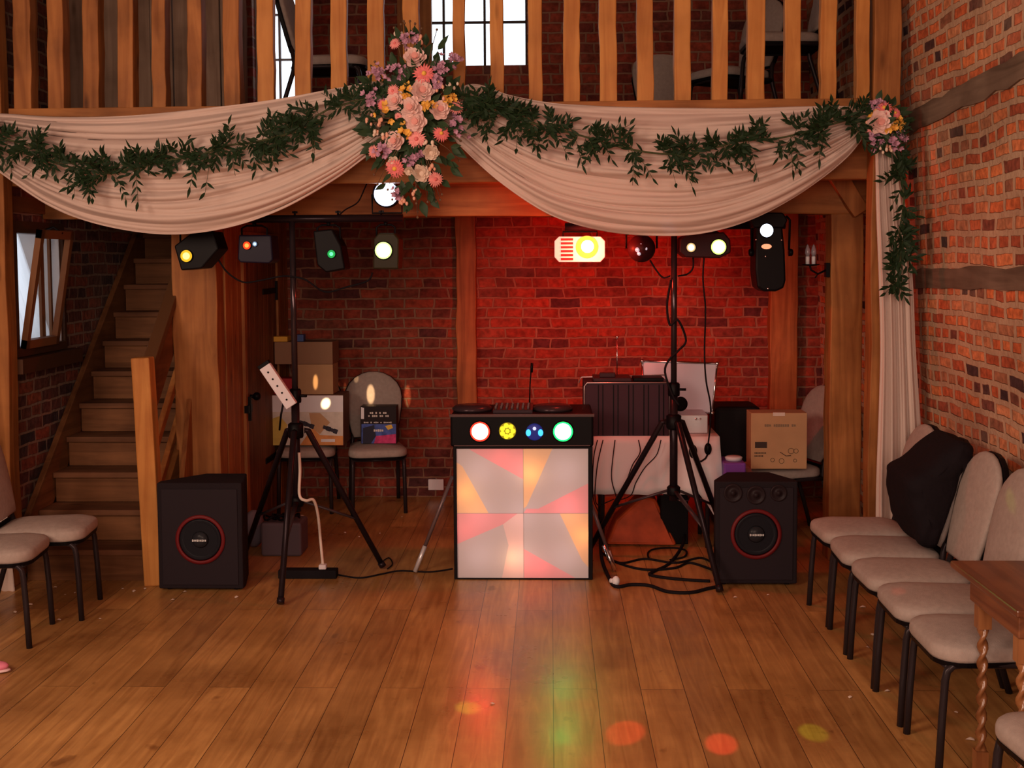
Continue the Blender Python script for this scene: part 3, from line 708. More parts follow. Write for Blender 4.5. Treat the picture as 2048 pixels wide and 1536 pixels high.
def bouquet(cx, cy, Y, label, name, roses, gers, frees, lils, bds, leaves, stems, box, seed):
    rnd = random.Random(seed); c0 = P(cx, cy, Y+.05)
    root = thing(name, label, 'flowers', c0)
    def pt(px, py, dep=0):
        e = max(0, 1-((px-cx)/box[0])**2-((py-cy)/box[1])**2)
        return P(px, py, Y-.11*math.sqrt(e)-dep)
    def nr(px, py): return Vector(((px-cx)/box[0]*.55+rnd.uniform(-.2,.2), -1, -(py-cy)/box[1]*.5+rnd.uniform(-.2,.2)+.05)).normalized()
    for i, (x, y, r, k) in enumerate(roses): rose(root, pt(x, y), nr(x, y), r*Y/2400*1.2, seed+i, M_rose if k else M_cream, M_rosec if k else M_cream)
    for i, (x, y, r, k) in enumerate(gers): gerbera(root, pt(x, y, .01), nr(x, y), r*Y/2400*1.1, seed+50+i, M_coral if k else M_pinkg, M_yel if k else M_coral)
    for i, (x, y, r) in enumerate(frees): cluster(root, pt(x, y), r*Y/2400, seed+100+i, M_yel, 'freesia', 9, .017)
    for i, (x, y, r) in enumerate(lils): cluster(root, pt(x, y), r*Y/2400, seed+150+i, M_lil, 'lilac_blossom', 16, .0155)
    for i, (x, y, r) in enumerate(bds): buds(root, pt(x, y, .01), r*Y/2400, seed+200+i, M_bud if i % 3 else M_cream)
    fo = MB()
    for x, y, L_, a in leaves:
        d = Vector((math.cos(R(a)), -.25, math.sin(R(a)))); leaf(fo, pt(x, y)+Vector((0,.05,0)), d, L_*Y/2400, L_*.5*Y/2400, Vector((rnd.uniform(-.4,.4),-1,rnd.uniform(-.1,.6))).normalized(), .2)
    for i in range(stems):
        a = rnd.uniform(0, 360); rr = rnd.uniform(.1, .95); x = cx+box[0]*rr*math.cos(R(a)); y = cy-box[1]*rr*math.sin(R(a))
        d = Vector((math.cos(R(a)), rnd.uniform(-.7,0), math.sin(R(a))))
        leaf(fo, pt(x, y)+Vector((0,rnd.uniform(.0,.06),0)), d+Vector((rnd.uniform(-.5,.5),0,rnd.uniform(-.5,.5))), rnd.uniform(16,34)*Y/2400, rnd.uniform(9,17)*Y/2400, Vector((rnd.uniform(-.6,.6),-1,rnd.uniform(-.5,.6))).normalized(), rnd.uniform(0,.3))
    fo.build('leaves', M_leaf2, root)
    M = Matrix.Translation(P(cx, cy, Y+.0)); mb = MB(); mb.sphere(P(cx, cy, Y+.03), 1, n=20, m=12, sc=(box[0]*.62*Y/2400, .07, box[1]*.62*Y/2400))
    mb.build('moss_base', mat('moss', (.03,.045,.02), .95, bump=1, bscale=40), root)
    tw = MB()
    for i in range(stems//6):
        a = rnd.uniform(0, 360); x = cx+box[0]*.5*math.cos(R(a)); y = cy-box[1]*.5*math.sin(R(a)); p = pt(x, y)
        q = pt(cx+box[0]*rnd.uniform(.95,1.12)*math.cos(R(a)), cy-box[1]*rnd.uniform(.95,1.12)*math.sin(R(a)))
        tw.tube([p, (p+q)/2+Vector((0,-.01,.01)), q], .002, 4); tw.sphere(q, .007, n=6, m=5)
    tw.build('twigs', mat('brown_twig', (.16,.09,.05), .8), root)
    return root
def zc(pts, ox=700, oy=40, k=.26046): return [(ox+p[0]*k, oy+p[1]*k, p[2]*k)+tuple(p[3:]) for p in pts]
bouquet(828, 235, 6.36, 'large cascading arrangement of pink roses, gerberas and yellow freesias between the two swags', 'flower_arrangement',
    zc([(500,290,75,1),(553,545,78,1),(350,625,70,1),(465,675,78,1),(690,690,70,1),(505,780,78,1),(345,930,70,1),(620,1015,55,0),(545,1180,60,0),(335,1100,45,0),(455,1155,35,0)]),
    zc([(568,412,78,1),(330,545,50,0),(815,670,55,0),(510,915,68,0),(700,870,62,1),(180,1010,50,0),(345,1140,75,1),(655,1222,60,0),(255,650,45,1),(345,180,45,0),(370,740,30,0)]),
    zc([(435,560,50),(610,650,50),(755,620,45),(280,720,60),(435,860,50)]),
    zc([(465,150,60),(350,400,65),(690,370,60),(660,490,65),(165,610,70),(820,810,75),(270,1010,70),(480,1060,50),(375,1330,40),(790,300,50),(210,400,45)]),
    zc([(240,840,50),(270,900,40),(700,540,60),(600,940,30),(480,1340,40),(420,1390,30),(780,520,50),(230,820,40),(620,1130,30),(380,90,40),(540,170,40),(160,780,50)]),
    [(x, y, L_, a) for x, y, L_, a in ((800,165,26,200),(745,240,40,200),(760,190,40,150),(900,290,40,320),(870,275,36,200),(830,360,40,330),(770,310,34,230),(860,225,36,20),(905,215,38,15),(735,260,34,170),(900,180,36,60),(790,130,30,110),(870,130,30,80),(840,400,36,290),(815,390,36,260),(925,230,34,0),(870,340,30,300),(745,290,34,240),(860,150,34,50),(740,165,34,150),(895,250,40,340))],
    240, (96,180), 11)
bouquet(1768, 252, 6.42, 'small posy of roses and freesias on the post at the right end of the swag', 'flower_arrangement',
    [(1760,245,21,1)], [(1768,216,16,1),(1790,226,12,1),(1744,262,10,0)], [(1745,232,10),(1784,252,12),(1796,244,9)], [(1755,214,13),(1750,278,15),(1788,282,16),(1798,270,10)],
    [(1768,292,12),(1775,296,8),(1740,250,8)], [(1800,262,30,320),(1795,225,28,30),(1760,205,28,80),(1735,262,22,200),(1810,240,26,10)], 60, (38,52), 77)
tag([o for o in bpy.data.objects if o.name.startswith('flower_arrangement')][0], group=None)
# ------------------------------------------------------------------ chairs
def rrect(hw, hd_f, hd_b, r, n=6, wb=None):
    """seat outline, front at -y; hw half width, wider at the front"""
    wb = wb or hw; pts = []
    for cx_, cy_, a0 in ((hw-r, -hd_f+r, 270), (wb-r*.8, hd_b-r*.8, 0), (-(wb-r*.8), hd_b-r*.8, 90), (-(hw-r), -hd_f+r, 180)):
        rr = r if cy_ < 0 else r*.8
        for i in range(n+1):
            a = R(a0+90*i/n); pts.append((cx_+rr*math.cos(a), cy_+rr*math.sin(a)))
    return pts
def cushion(out, h, crown, M, edge=.02, name='seat', mat_=None, par=None, rings=5, seam=None):
    n = len(out); cx_ = sum(p[0] for p in out)/n; cy_ = sum(p[1] for p in out)/n; vs = []; fs = []
    prof = [(1-edge*1.2, 0), (1.0, .25*h), (1.0, .62*h), (.985, .85*h), (.95, h), (.8, h+crown*.45), (.5, h+crown*.85), (.2, h+crown)]
    for sc, z in prof:
        for x, y in out: vs.append(M @ Vector((cx_+(x-cx_)*sc, cy_+(y-cy_)*sc, z)))
    for i in range(len(prof)-1):
        for k in range(n): k2 = (k+1) % n; fs.append((i*n+k, i*n+k2, (i+1)*n+k2, (i+1)*n+k))
    vs.append(M @ Vector((cx_, cy_, h+crown*1.03))); t = len(vs)-1; e = (len(prof)-1)*n
    for k in range(n): fs.append((e+k, e+(k+1) % n, t))
    fs.append(tuple(range(n))[::-1])
    mb = MB(); mb.add(vs, fs, True); return mb.build(name, mat_, par, local=True)
def make_chair(label, name='banquet_chair', fab=M_fabric):
    t = thing(name, label, 'chair')
    cushion(rrect(.213, .24, .215, .10, wb=.19), .055, .026, Matrix.Translation((0,0,.412)), name='seat', mat_=fab, par=t)
    # under pan / rim
    mb = MB(); o = rrect(.211, .238, .213, .10, wb=.188); vs = [Vector((x*.985, y*.985, .396)) for x, y in o]+[Vector((x, y, .414)) for x, y in o]; n = len(o)
    mb.add(vs, [tuple(range(n))[::-1], tuple(range(n, 2*n))]+[(k, (k+1) % n, (k+1) % n+n, k+n) for k in range(n)])
    mb.build('seat_pan', M_black, t, local=True)
    # back: spade outline in (x, s) where s runs up the tilted back
    half = [(.155,0),(.172,.04),(.19,.12),(.207,.22),(.213,.30),(.205,.36),(.18,.41),(.135,.455),(.08,.485),(.03,.497)]
    out = half+[(-x, s_) for x, s_ in reversed(half)]
    Mb = Matrix.Translation((0, .215, .50)) @ Matrix.Rotation(R(-14), 4, 'X')
    Mc = Mb @ Matrix.Rotation(R(90), 4, 'X')   # cushion local (x,y)->(x,z) , thickness towards -y
    cushion(out, .028, .018, Mc, name='backrest', mat_=fab, par=t)
    mb = MB(); sc = 1.0
    A = [Mb @ Vector((x*1.035, .001, s_*1.02-.004)) for x, s_ in out]; B = [Mb @ Vector((x*1.035, .026, s_*1.02-.004)) for x, s_ in out]
    mb.prism2(A, B); mb.build('back_shell', M_black, t, local=True, bevel=.004)
    for sx in (-1, 1):
        f = MB(); x = sx*.185
        f.tube([(x*1.03, -.225, 0), (x*1.015, -.215, .20), (x, -.205, .345), (x, -.198, .378), (x, -.180, .397), (x, -.15, .402), (x, .10, .402), (x*.98, .2, .40)], .0145, 8)
        f.build('leg', M_steel, t, local=True)
        f = MB()
        p_up = Mb @ Vector((sx*.15, .02, .12)); f.tube([(x*1.0, .33, 0), (x*.97, .27, .20), (x*.95, .215, .37), (x*.93, .208, .43), (x*.88, .222, .50), tuple(p_up)], .0145, 8)
        f.build('leg', M_steel, t, local=True)
    f = MB(); f.tube([(-.185, -.195, .392), (0, -.215, .392), (.185, -.195, .392)], .010, 8); f.build('front_rail', M_steel, t, local=True)
    f = MB(); f.tube([(-.175, .22, .395), (.175, .22, .395)], .010, 8).cbox((0, .222, .455), (.26, .012, .05)); f.build('back_bracket', M_black, t, local=True)
    return t
chair0 = make_chair('x')
used0 = [False]
def chair(x, y, rz, label, group=None, z=0, tilt=None):
    if used0[0]: c = copy_tree(chair0)
    else: c = chair0; used0[0] = True
    c.location = (x, y, z); c.rotation_euler = (tilt[0] if tilt else 0, tilt[1] if tilt else 0, R(rz)); c['label'] = label
    if group: c['group'] = group
    elif 'group' in c: del c['group']
    return c
def foot(px, py): return PZ(px, py, 0)
GR = 'beige chairs lined up along the right wall'
# right row: seats face -X  (rz=-90 turns local -Y front to -X)
fy_ = [6.13, 5.70, 5.27, 4.85, 4.40]
lb = ['farthest beige banquet chair of the right row, its back against the white cloth',
      'second beige chair from the far end, black garment hung over its backrest',
      'beige banquet chair next in front of the one with the black garment',
      'beige chair of the right row with a green light spot on its backrest',
      'nearest chair of the right row behind the barley twist table']
for i, y in enumerate(fy_): chair(1.60, y, -90+[2,-2,1,-1,0][i], lb[i], GR)
chair(1.57, 3.42, -84, 'beige chair cut off at the bottom right corner, beside the twisted table leg')
chair(-2.66, 6.16, 97, 'beige chair at left in front of the bottom stair')
chair(-2.74, 5.72, 97, 'beige chair cut off by the left edge of the photo')
chair(XA(615, 900, 8.75), 8.78, 4, 'chair at the back wall loaded with cartons and a mixer box')
chair(XA(752, 900, 8.75), 8.78, 12, 'chair at the back wall with a small dark disco box on its seat')
chair(XA(1566, 900, 7.85), 7.92, -72, 'chair with a dark frame standing behind the right loudspeaker')
# ------------------------------------------------------------------ disco console
YC = 6.80
zx = lambda x: 860+x*.27341
zy = lambda y: 780+y*.27341
con = thing('disco_console', 'black disco console with glowing patterned front and four coloured lamps', 'console', (XA(1048, 1168, YC), YC+.1, 0))
x0, x1 = XA(zx(172), 1000, YC), XA(zx(1190), 1000, YC); zt = ZA(zy(415), YC, 1048); zb = 0.0
sx0, sx1 = XA(zx(196), 1000, YC), XA(zx(1158), 1000, YC); sz1 = ZA(zy(430), YC, 1048); sz0 = ZA(zy(1378), YC, 1048)
b = MB()
b.box((x0, YC, 0), (sx0, YC+.16, zt)).box((sx1, YC, 0), (x1, YC+.16, zt)).box((sx0, YC, 0), (sx1, YC+.16, sz0)).box((sx0, YC, sz1), (sx1, YC+.16, zt)).box((x0, YC+.16, 0), (x1, YC+.17, zt))
b.build('frame', M_black, con, bevel=.003)
def screenmat(name, col, tl):
    m = bpy.data.materials.new(name); m.use_nodes = True; nt = m.node_tree; L = nt.links.new; p = nt.nodes['Principled BSDF']; o = nt.nodes['Material Output']
    p.inputs['Base Color'].default_value = (*col, 1); p.inputs['Roughness'].default_value = .3; p.inputs['Specular IOR Level'].default_value = .3
    t = N(nt, 'ShaderNodeBsdfTranslucent'); t.inputs[0].default_value = (*tl, 1); mx = N(nt, 'ShaderNodeMixShader'); mx.inputs[0].default_value = .35
    L(p.outputs[0], mx.inputs[1]); L(t.outputs[0], mx.inputs[2]); L(mx.outputs[0], o.inputs[0]); return m
mG = screenmat('screen_grey', (.84,.76,.78), (.42,.36,.38)); mPk = screenmat('screen_pink', (.95,.58,.62), (.9,.26,.30)); mOr = screenmat('screen_orange', (.95,.72,.58), (.95,.50,.20)); mLt = screenmat('screen_pale', (.94,.78,.78), (.85,.50,.46))
cx_, cy_ = 682, 903
polys = [
 (1, [(285,430),(680,430),(680,655),(300,445)]), (0, [(193,430),(285,430),(300,445),(680,655),(680,903),(425,903),(235,560),(193,530)]), (2, [(193,530),(235,560),(425,903),(193,903)]),
 (2, [(680,430),(895,430),(705,850),(680,870)]), (0, [(895,430),(1155,430),(1155,685),(790,870),(705,870),(680,903),(680,870),(705,850)]), (1, [(1155,685),(1155,903),(680,903),(705,870),(790,870)]),
 (1, [(193,903),(640,903),(530,985),(193,1130)]), (0, [(193,1130),(530,985),(570,1140),(520,1378),(193,1378)]), (3, [(640,903),(682,903),(682,1378),(520,1378),(570,1140),(530,985)]),
 (0, [(682,903),(945,903),(1110,1250),(1155,1300),(1155,1378),(1060,1378),(690,1170),(682,1165)]), (2, [(945,903),(1155,903),(1155,1300),(1110,1250)]), (1, [(682,1165),(690,1170),(1060,1378),(682,1378)])]
b = MB(); sw = (sx1-sx0)/(1155-193); sh = (sz1-sz0)/(1378-430)
for mi, pl in polys:
    b.mi = mi; vs = [Vector((sx0+(x-193)*sw, YC+.012, sz1-(y-430)*sh)) for x, y in pl]; b.add(vs, [tuple(range(len(vs)))])
scr = b.build('screen', [mG, mPk, mOr, mLt], con)
b = MB().box((sx0, YC+.0105, sz0+(sz1-sz0)*.5-.001), (sx1, YC+.0125, sz0+(sz1-sz0)*.5+.001)).box((sx0+(sx1-sx0)*.507-.001, YC+.0105, sz0), (sx0+(sx1-sx0)*.507+.001, YC+.0125, sz1)); b.build('crease', mat('crease_grey', (.45,.42,.46), .6), scr)
for x, y, e, c in ((740,620,.5,(1,.55,.2)), (260,750,.5,(1,.55,.2)), (1120,1070,.55,(1,.5,.2)), (605,1230,.6,(1,.6,.25)), (520,500,.25,(1,.3,.25)), (1010,830,.25,(1,.3,.3)), (250,1030,.2,(1,.35,.3)), (800,1290,.25,(1,.3,.3))):
    light('console_bulb', 'POINT', (sx0+(x-193)*sw, YC+.085, sz1-(y-430)*sh), e*1.1, c, shadow_soft_size=.02)
for i in range(3):
    for j in range(3): light('console_tube', 'POINT', (sx0+(sx1-sx0)*(i+.5)/3, YC+.14, sz0+(sz1-sz0)*(j+.5)/3), .85, (1,.80,.78), shadow_soft_size=.05)
# upper section (lamp panel and mixer case)
ux0, ux1 = XA(901, 860, YC), XA(1187, 860, YC); uz0, uz1 = ZA(893, YC, 1048), ZA(829, YC, 1048)
b = MB().box((ux0, YC-.01, uz0), (ux1, YC+.48, uz1)); b.build('mixer_case', M_black, con, bevel=.012)
MB().box((ux0-.004, YC-.014, uz1-.012), (ux1+.004, YC+.005, uz1+.003)).box((ux0+.02, YC-.013, uz0+.004), (ux1-.02, YC-.009, uz0+.010)).build('case_trim', mat('dark_trim', (.10,.06,.06), .3, .4), con)
def lens(px, py, r, name, rim, core, s1, s2, rc=.8, Y=None, par=None, n=None, squash=1):
    Y = Y or YC-.012; c = P(px, py, Y); M = Matrix.Translation(c) @ frame_to(n or Vector((0,-1,0))); rr = r*Y/2400
    l = MB().lathe([(rr*1.12, -.004), (rr*1.12, .006), (rr, .008), (rr, .003)], M, 24).build(name+'_bezel', M_black, par)
    b = MB(); b.lathe([(0, .008), (rr*.5, .0075), (rr, .004), (rr, -.003)], M, 24); ln = b.build(name, emis(name+'_m', rim, s1), par)
    if rc: MB().lathe([(0, .012), (rr*rc*.7, .011), (rr*rc, .007), (rr*rc, .0045)], M, 24).build('bulb', emis(name+'_core', core, s2), ln)
    return c
cr = lens(960, 863, 20, 'red_lens', (1,.02,.01), (1,.55,.30), 4, 6, .84, par=con)
cg = lens(1126, 863, 20, 'green_lens', (.01,1,.12), (.5,1,.6), 3.2, 4.5, .84, par=con)
# faceted yellow lamp
c = P(1015, 862, YC-.012); rr = 18*YC/2400; M = Matrix.Translation(c) @ frame_to(Vector((0,-1,0)))
b = MB().lathe([(0, .003), (rr*.8, .002), (rr, -.003)], M, 20); ln = b.build('yellow_lens', emis('yellow_dim', (.55,.35,.01), .8), con)
b = MB()
for k in range(7):
    a = 2*math.pi*k/7; b.sphere(M @ Vector((rr*.62*math.cos(a), rr*.62*math.sin(a), .004)), rr*.29, n=8, m=6)
b.sphere(M @ Vector((0,0,.004)), rr*.25, n=8, m=6); b.build('facets', emis('yellow_bright', (1,.82,.03), 1.3), ln)
c = P(1069, 864, YC-.012); M = Matrix.Translation(c) @ frame_to(Vector((0,-1,0)))
ln = MB().lathe([(0, .003), (rr*.8, .002), (rr, -.003)], M, 20).build('blue_lens', emis('blue_dim', (.02,.03,.30), .5), con)
b = MB(); 
for sx in (-1, 1): b.sphere(c+Vector((sx*rr*.68, -.003, -.004)), rr*.36, n=10, m=8, sc=(.8,.4,1.1))
b.build('facets', emis('blue_bright', (.05,.45,1), 2.2), ln)
MB().sphere(c+Vector((0,-.004,.02)), rr*.2, n=8, m=6).build('highlight', emis('pale_blue', (.6,.6,1), 1.6), ln)
for c_, col, e in ((cr, (1,.03,.01), 9), (cg, (.12,1,.10), 5)):
    light('lamp_glow', 'SPOT', c_+Vector((0,-.03,0)), e, col, (c_.x, 3.2, -.4), spot_size=R(75), spot_blend=1, shadow_soft_size=.03)
# decks on top
for px in (945, 1105):
    c = P(px, 824, YC+.22); dk = MB().lathe([(.115, 0), (.12, .012), (.10, .03), (.06, .036), (0, .037)], Matrix.Translation((c.x, YC+.2, uz1)), 28).build('jog_wheel', mat('deck_dark', (.05,.03,.035), .25, .3), con)
b = MB().box((XA(985, 820, YC), YC+.05, uz1), (XA(1065, 820, YC), YC+.4, uz1+.02)); mixer = b.build('mixer', mat('deck_dark', (.05,.03,.035)), con, bevel=.003)
for i in range(7):
    for j in range(3): MB().lathe([(.007, 0), (.006, .016), (0, .017)], Matrix.Translation((XA(990+i*11, 820, YC), YC+.10+j*.08, uz1+.02)), 8).build('knob', mat('knob_grey', (.12,.09,.09), .5), mixer)
b = MB().tube([P(1059, 815, YC+.3), P(1060, 770, YC+.3), P(1063, 730, YC+.3)], .004, 6).tube([P(1063, 745, YC+.3), P(1064, 726, YC+.3)], .008, 8); b.build('gooseneck_lamp', M_black, con)
for px, py, tx, ty in ((830, 1146, 905, 952), (1228, 1138, 1183, 1010)):
    f = PZ(px, py, 0); f.z = .008; t = P(tx, ty, YC+.19); m_ = f.lerp(t, .27)
    lg = MB().tube([m_, t], .011, 8).build('leg', mat('grey_leg', (.16,.10,.10), .35, .3), con)
    MB().tube([f, m_], .0135, 8).build('foot_tube', mat('pale_tube', (.62,.58,.60), .3, .4), lg)
# ------------------------------------------------------------------ loudspeakers
def speaker(px0, px1, ybase, ytop, label, wx, wy, tweeters, depth=.30, taper=.13):
    Yf = PZ((px0+px1)/2, ybase, 0).y; X0 = XA(px0, ybase, Yf); X1 = XA(px1, ybase, Yf); H = ZA(ytop, Yf, (px0+px1)/2)
    t = thing('loudspeaker', label, 'speaker', ((X0+X1)/2, Yf+depth/2, 0))
    A = [(X0, Yf), (X1, Yf), (X1, Yf+.06), (X1-taper*(.35 if px0 < 400 else .8), Yf+depth), (X0+taper*(1.5 if px0 < 400 else .8), Yf+depth), (X0, Yf+.06)]
    b = MB(); b.prism2([Vector((x, y, .012)) for x, y in A], [Vector((x, y, H)) for x, y in A]); cab = b.build('cabinet', mat('speaker_carpet', (.018,.013,.016), .85, bump=.4, bscale=300), t, bevel=.008)
    MB().box((X0+.025, Yf-.006, .035), (X1-.025, Yf+.002, H-.035)).build('baffle', mat('baffle_grey', (.020,.014,.018), .55), t, bevel=.003)
    b = MB()
    for fx in (X0+.05, X1-.05):
        for fy2 in (Yf+.05, Yf+depth-.05): b.lathe([(.018, 0), (.018, .013)], Matrix.Translation(((fx if fy2 < Yf+.1 else (X0+X1)/2+(fx-(X0+X1)/2)*.3), fy2, 0)), 10)
    b.build('rubber_feet', M_blackm, t)
    c = P(wx, wy, Yf-.006); M = Matrix.Translation(c) @ frame_to(Vector((0,-1,0))); r = 50*Yf/2400
    wf_ = MB().lathe([(r*1.02, 0), (r*1.02, .008), (r*.90, .012), (r*.87, .006), (r*.87, 0)], M, 40).build('woofer_ring', mat('dull_red_ring', (.13,.008,.010), .5), t)
    MB().lathe([(r*.88, .004), (r*.80, .010), (r*.70, .004), (r*.35, .001), (.001, .0)], M, 36).build('cone', mat('cone_black', (.012,.012,.016), .35), t)
    MB().lathe([(r*.36, .001), (r*.30, .016), (r*.15, .024), (0, .026)], M, 24).build('dust_cap', mat('cap_black', (.02,.02,.024), .3), t)
    b = MB()
    for i in range(9): b.cbox(c+Vector((-.036+i*.009, -.028, 0)), (.006, .002, .010 if i % 3 else .012))
    b.build('logo', mat('logo_white', (.6,.6,.6), .5), t)
    for tx, ty, tr in tweeters:
        c = P(tx, ty, Yf-.006); M = Matrix.Translation(c) @ frame_to(Vector((0,-1,0))); r = tr*Yf/2400
        MB().lathe([(r, 0), (r, .006), (r*.85, .008), (r*.7, .002), (r*.3, 0), (r*.25, .012), (0, .014)], M, 24).build('tweeter', mat('tweeter_black', (.02,.012,.014), .4), t)
    return t
speaker(318, 487, 1182, 966, 'black floor loudspeaker with one red-ringed woofer beside the stair newel', 401, 1079, [])
speaker(1430, 1594, 1172, 963, 'black floor loudspeaker with three round tweeters above a red-ringed woofer', 1512, 1068, [(1466, 986, 19), (1512, 990, 19), (1557, 986, 17)])
# ------------------------------------------------------------------ lighting stands
def stand(label, X, Y, ztop, feet, zhub, bar0, bar1, extra=()):
    t = thing('lighting_stand', label, 'light stand', (X, Y, 0))
    p = MB().tube([(X, Y, zhub-.47), (X, Y, 1.05)], .024, 12).build('lower_pole', mat('stand_black', (.022,.014,.017), .28, .4), t)
    MB().tube([(X, Y, 1.05), (X, Y, ztop)], .018, 12).build('upper_pole', mat('stand_gloss', (.05,.035,.04), .16, .6), t)
    MB().lathe([(.034, 0), (.036, .01), (.036, .07), (.028, .08)], Matrix.Translation((X, Y, 1.02)), 14).tube([(X, Y, 1.06), (X+.07, Y-.02, 1.06)], .008, 6).build('clamp_collar', M_black, t)
    MB().lathe([(.04, 0), (.045, .01), (.045, .08), (.03, .09)], Matrix.Translation((X, Y, zhub-.04)), 14).build('hub', M_black, t)
    MB().lathe([(.036, 0), (.04, .01), (.04, .05), (.03, .06)], Matrix.Translation((X, Y, zhub-.44)), 14).build('lower_hub', M_black, t)
    for fx, fy2 in feet:
        d = Vector((fx-X, fy2-Y, 0)).normalized(); top = Vector((X, Y, zhub))+d*.05; ft = Vector((fx, fy2, .016))
        MB().tube([top, top+d*.02, ft], [.018,.018,.0165], 10).tube([ft.lerp(top, .03), ft], .021, 10).build('leg', mat('stand_black', (.022,.014,.017)), t)
        m_ = top.lerp(ft, .64); MB().tube([Vector((X, Y, zhub-.41))+d*.03, m_], .015, 8, flat=.55).build('brace', mat('stand_brace', (.06,.045,.05), .3, .3), t)
    b = MB().tube([(bar0, Y, ztop+.0), (bar1, Y, ztop+.0)], .0225, 12)
    bar = b.build('cross_bar', mat('stand_black', (.022,.014,.017)), t)
    b = MB()
    for k in range(5):
        x = bar0+(bar1-bar0)*(k+.5)/5; b.tube([(x, Y, ztop+.02), (x, Y, ztop+.045)], .006, 6).cbox((x, Y, ztop+.038), (.03, .008, .012))
    b.build('wing_nuts', M_black, bar)
    return t
f1 = PZ(561, 1213, 0); f2 = PZ(766, 1138, 0)
SLX, SLY = XA(587, 600, 6.86), 6.86
SLZ = ZA(437, SLY, 700)
stand('black tripod lighting stand left of the console, its long bar carrying lamps', SLX, SLY, SLZ, [(f1.x, f1.y), (f2.x, f2.y), (-1.88, 7.16)], ZA(862, SLY, 590), XA(375, 437, SLY), XA(806, 437, SLY))
f1 = PZ(1440, 1188, 0); SRX, SRY = XA(1348, 600, 7.15), 7.15; SRZ = ZA(452, SRY, 1348)
stand('black tripod lighting stand right of the console in front of the white table', SRX, SRY, SRZ, [(f1.x, f1.y), (.225, 7.36), (1.125, 7.47)], ZA(845, SRY, 1348), XA(1130, 470, SRY), XA(1570, 470, SRY))
# ------------------------------------------------------------------ effect lamps
def yoke(par, x, y, z, zt, w_, m_=None):
    MB().tube([(x-w_, y, z), (x-w_, y, zt-.03), (x-w_*.6, y, zt-.015), (x+w_*.6, y, zt-.015), (x+w_, y, zt-.03), (x+w_, y, z)], .006, 6).tube([(x, y, zt-.02), (x, y, zt)], .012, 8).build('yoke', M_black, par)
def boxlamp(label, pts, Y, depth, lensdef, name='effect_lamp', m_=None, bar=None, yx=None, tilt=0, hang=True):
    xs_ = [p[0] for p in pts]; ys_ = [p[1] for p in pts]; cx2 = sum(xs_)/len(xs_); cy2 = sum(ys_)/len(ys_); c = P(cx2, cy2, Y)
    t = thing(name, label, 'stage light', (c.x, c.y, P(cx2, max(ys_), Y).z))
    A = [P(x, y, Y-depth/2) for x, y in pts]; B = [P(x, y, Y-depth/2)+Vector((0, depth, 0)) for x, y in pts]
    b = MB(); b.prism2(A, B); b.build('housing', m_ or M_black, t, bevel=.008)
    for (lx, ly, r, nm, rim, core, s1, s2, rc) in lensdef:
        lens(lx, ly, r, nm, rim, core, s1, s2, rc, Y=Y-depth/2-.004, par=t)
    if hang:
        zt = (bar or SLZ)-.022; w_ = (max(xs_)-min(xs_))*Y/2400*.36
        yoke(t, c.x, Y, c.z, zt, w_)
    return t
YL = SLY
boxlamp('black faceted lamp with a yellow lens, hanging at the left end of the bar', [(348,492),(382,466),(425,462),(437,498),(403,537),(362,541)], YL, .22, [(373,512,12,'amber_lens',(.9,.5,.02),(1,.8,.2),1.3,2.2,.6)])
boxlamp('small box lamp with red and pale spots beside the left post', [(477,470),(542,470),(546,520),(538,527),(480,525),(475,518)], YL, .18, [(494,491,8,'red_spot',(.9,.05,.01),(1,.25,.04),1.6,2.5,.55),(510,488,5,'pale_spot',(.3,.4,.6),(.6,.8,1),.8,1.6,.6)], m_=mat('blue_black', (.012,.009,.022), .35))
boxlamp('tilted black lamp with a small green spot right of the stand pole', [(626,462),(664,458),(682,492),(690,538),(652,545),(634,530)], YL, .2, [(663,508,8,'green_spot',(.02,.5,.1),(.1,1,.3),1.0,2.5,.5)])
boxlamp('olive-black lamp with a bright greenish white lens at the right bar end', [(747,478),(757,466),(788,466),(798,478),(797,538),(746,538)], YL, .2, [(767,501,17,'lime_lens',(.6,1,.2),(1,1,.75),3,8,.8)], m_=mat('olive_black', (.028,.022,.010), .4))
# round pin spot standing on top of the bar
c = P(773, 388, YL); t = thing('pin_spot', 'round pin spot glaring bluish white, standing on top of the bar below the flowers', 'stage light', (c.x, c.y, SLZ+.02))
M = Matrix.Translation(c+Vector((0,.02,0))) @ frame_to(Vector((0,-1,0)))
MB().lathe([(.04, -.16), (.065, -.13), (.078, -.02), (.078, .045), (.070, .045), (.070, .02)], M, 26).build('can', M_black, t)
MB().lathe([(0, .040), (.04, .038), (.070, .030), (.070, .02)], M, 26).build('lens', emis('blue_white', (.55,.62,1), 7), t)
MB().lathe([(0, .047), (.04, .045), (.058, .037)], M, 26).build('bulb', emis('white_hot', (.92,.95,1), 9), t)
MB().tube([(c.x-.085, c.y+.02, c.z), (c.x-.085, c.y+.02, SLZ+.03), (c.x+.085, c.y+.02, SLZ+.03), (c.x+.085, c.y+.02, c.z)], .006, 6).build('yoke', M_black, t)
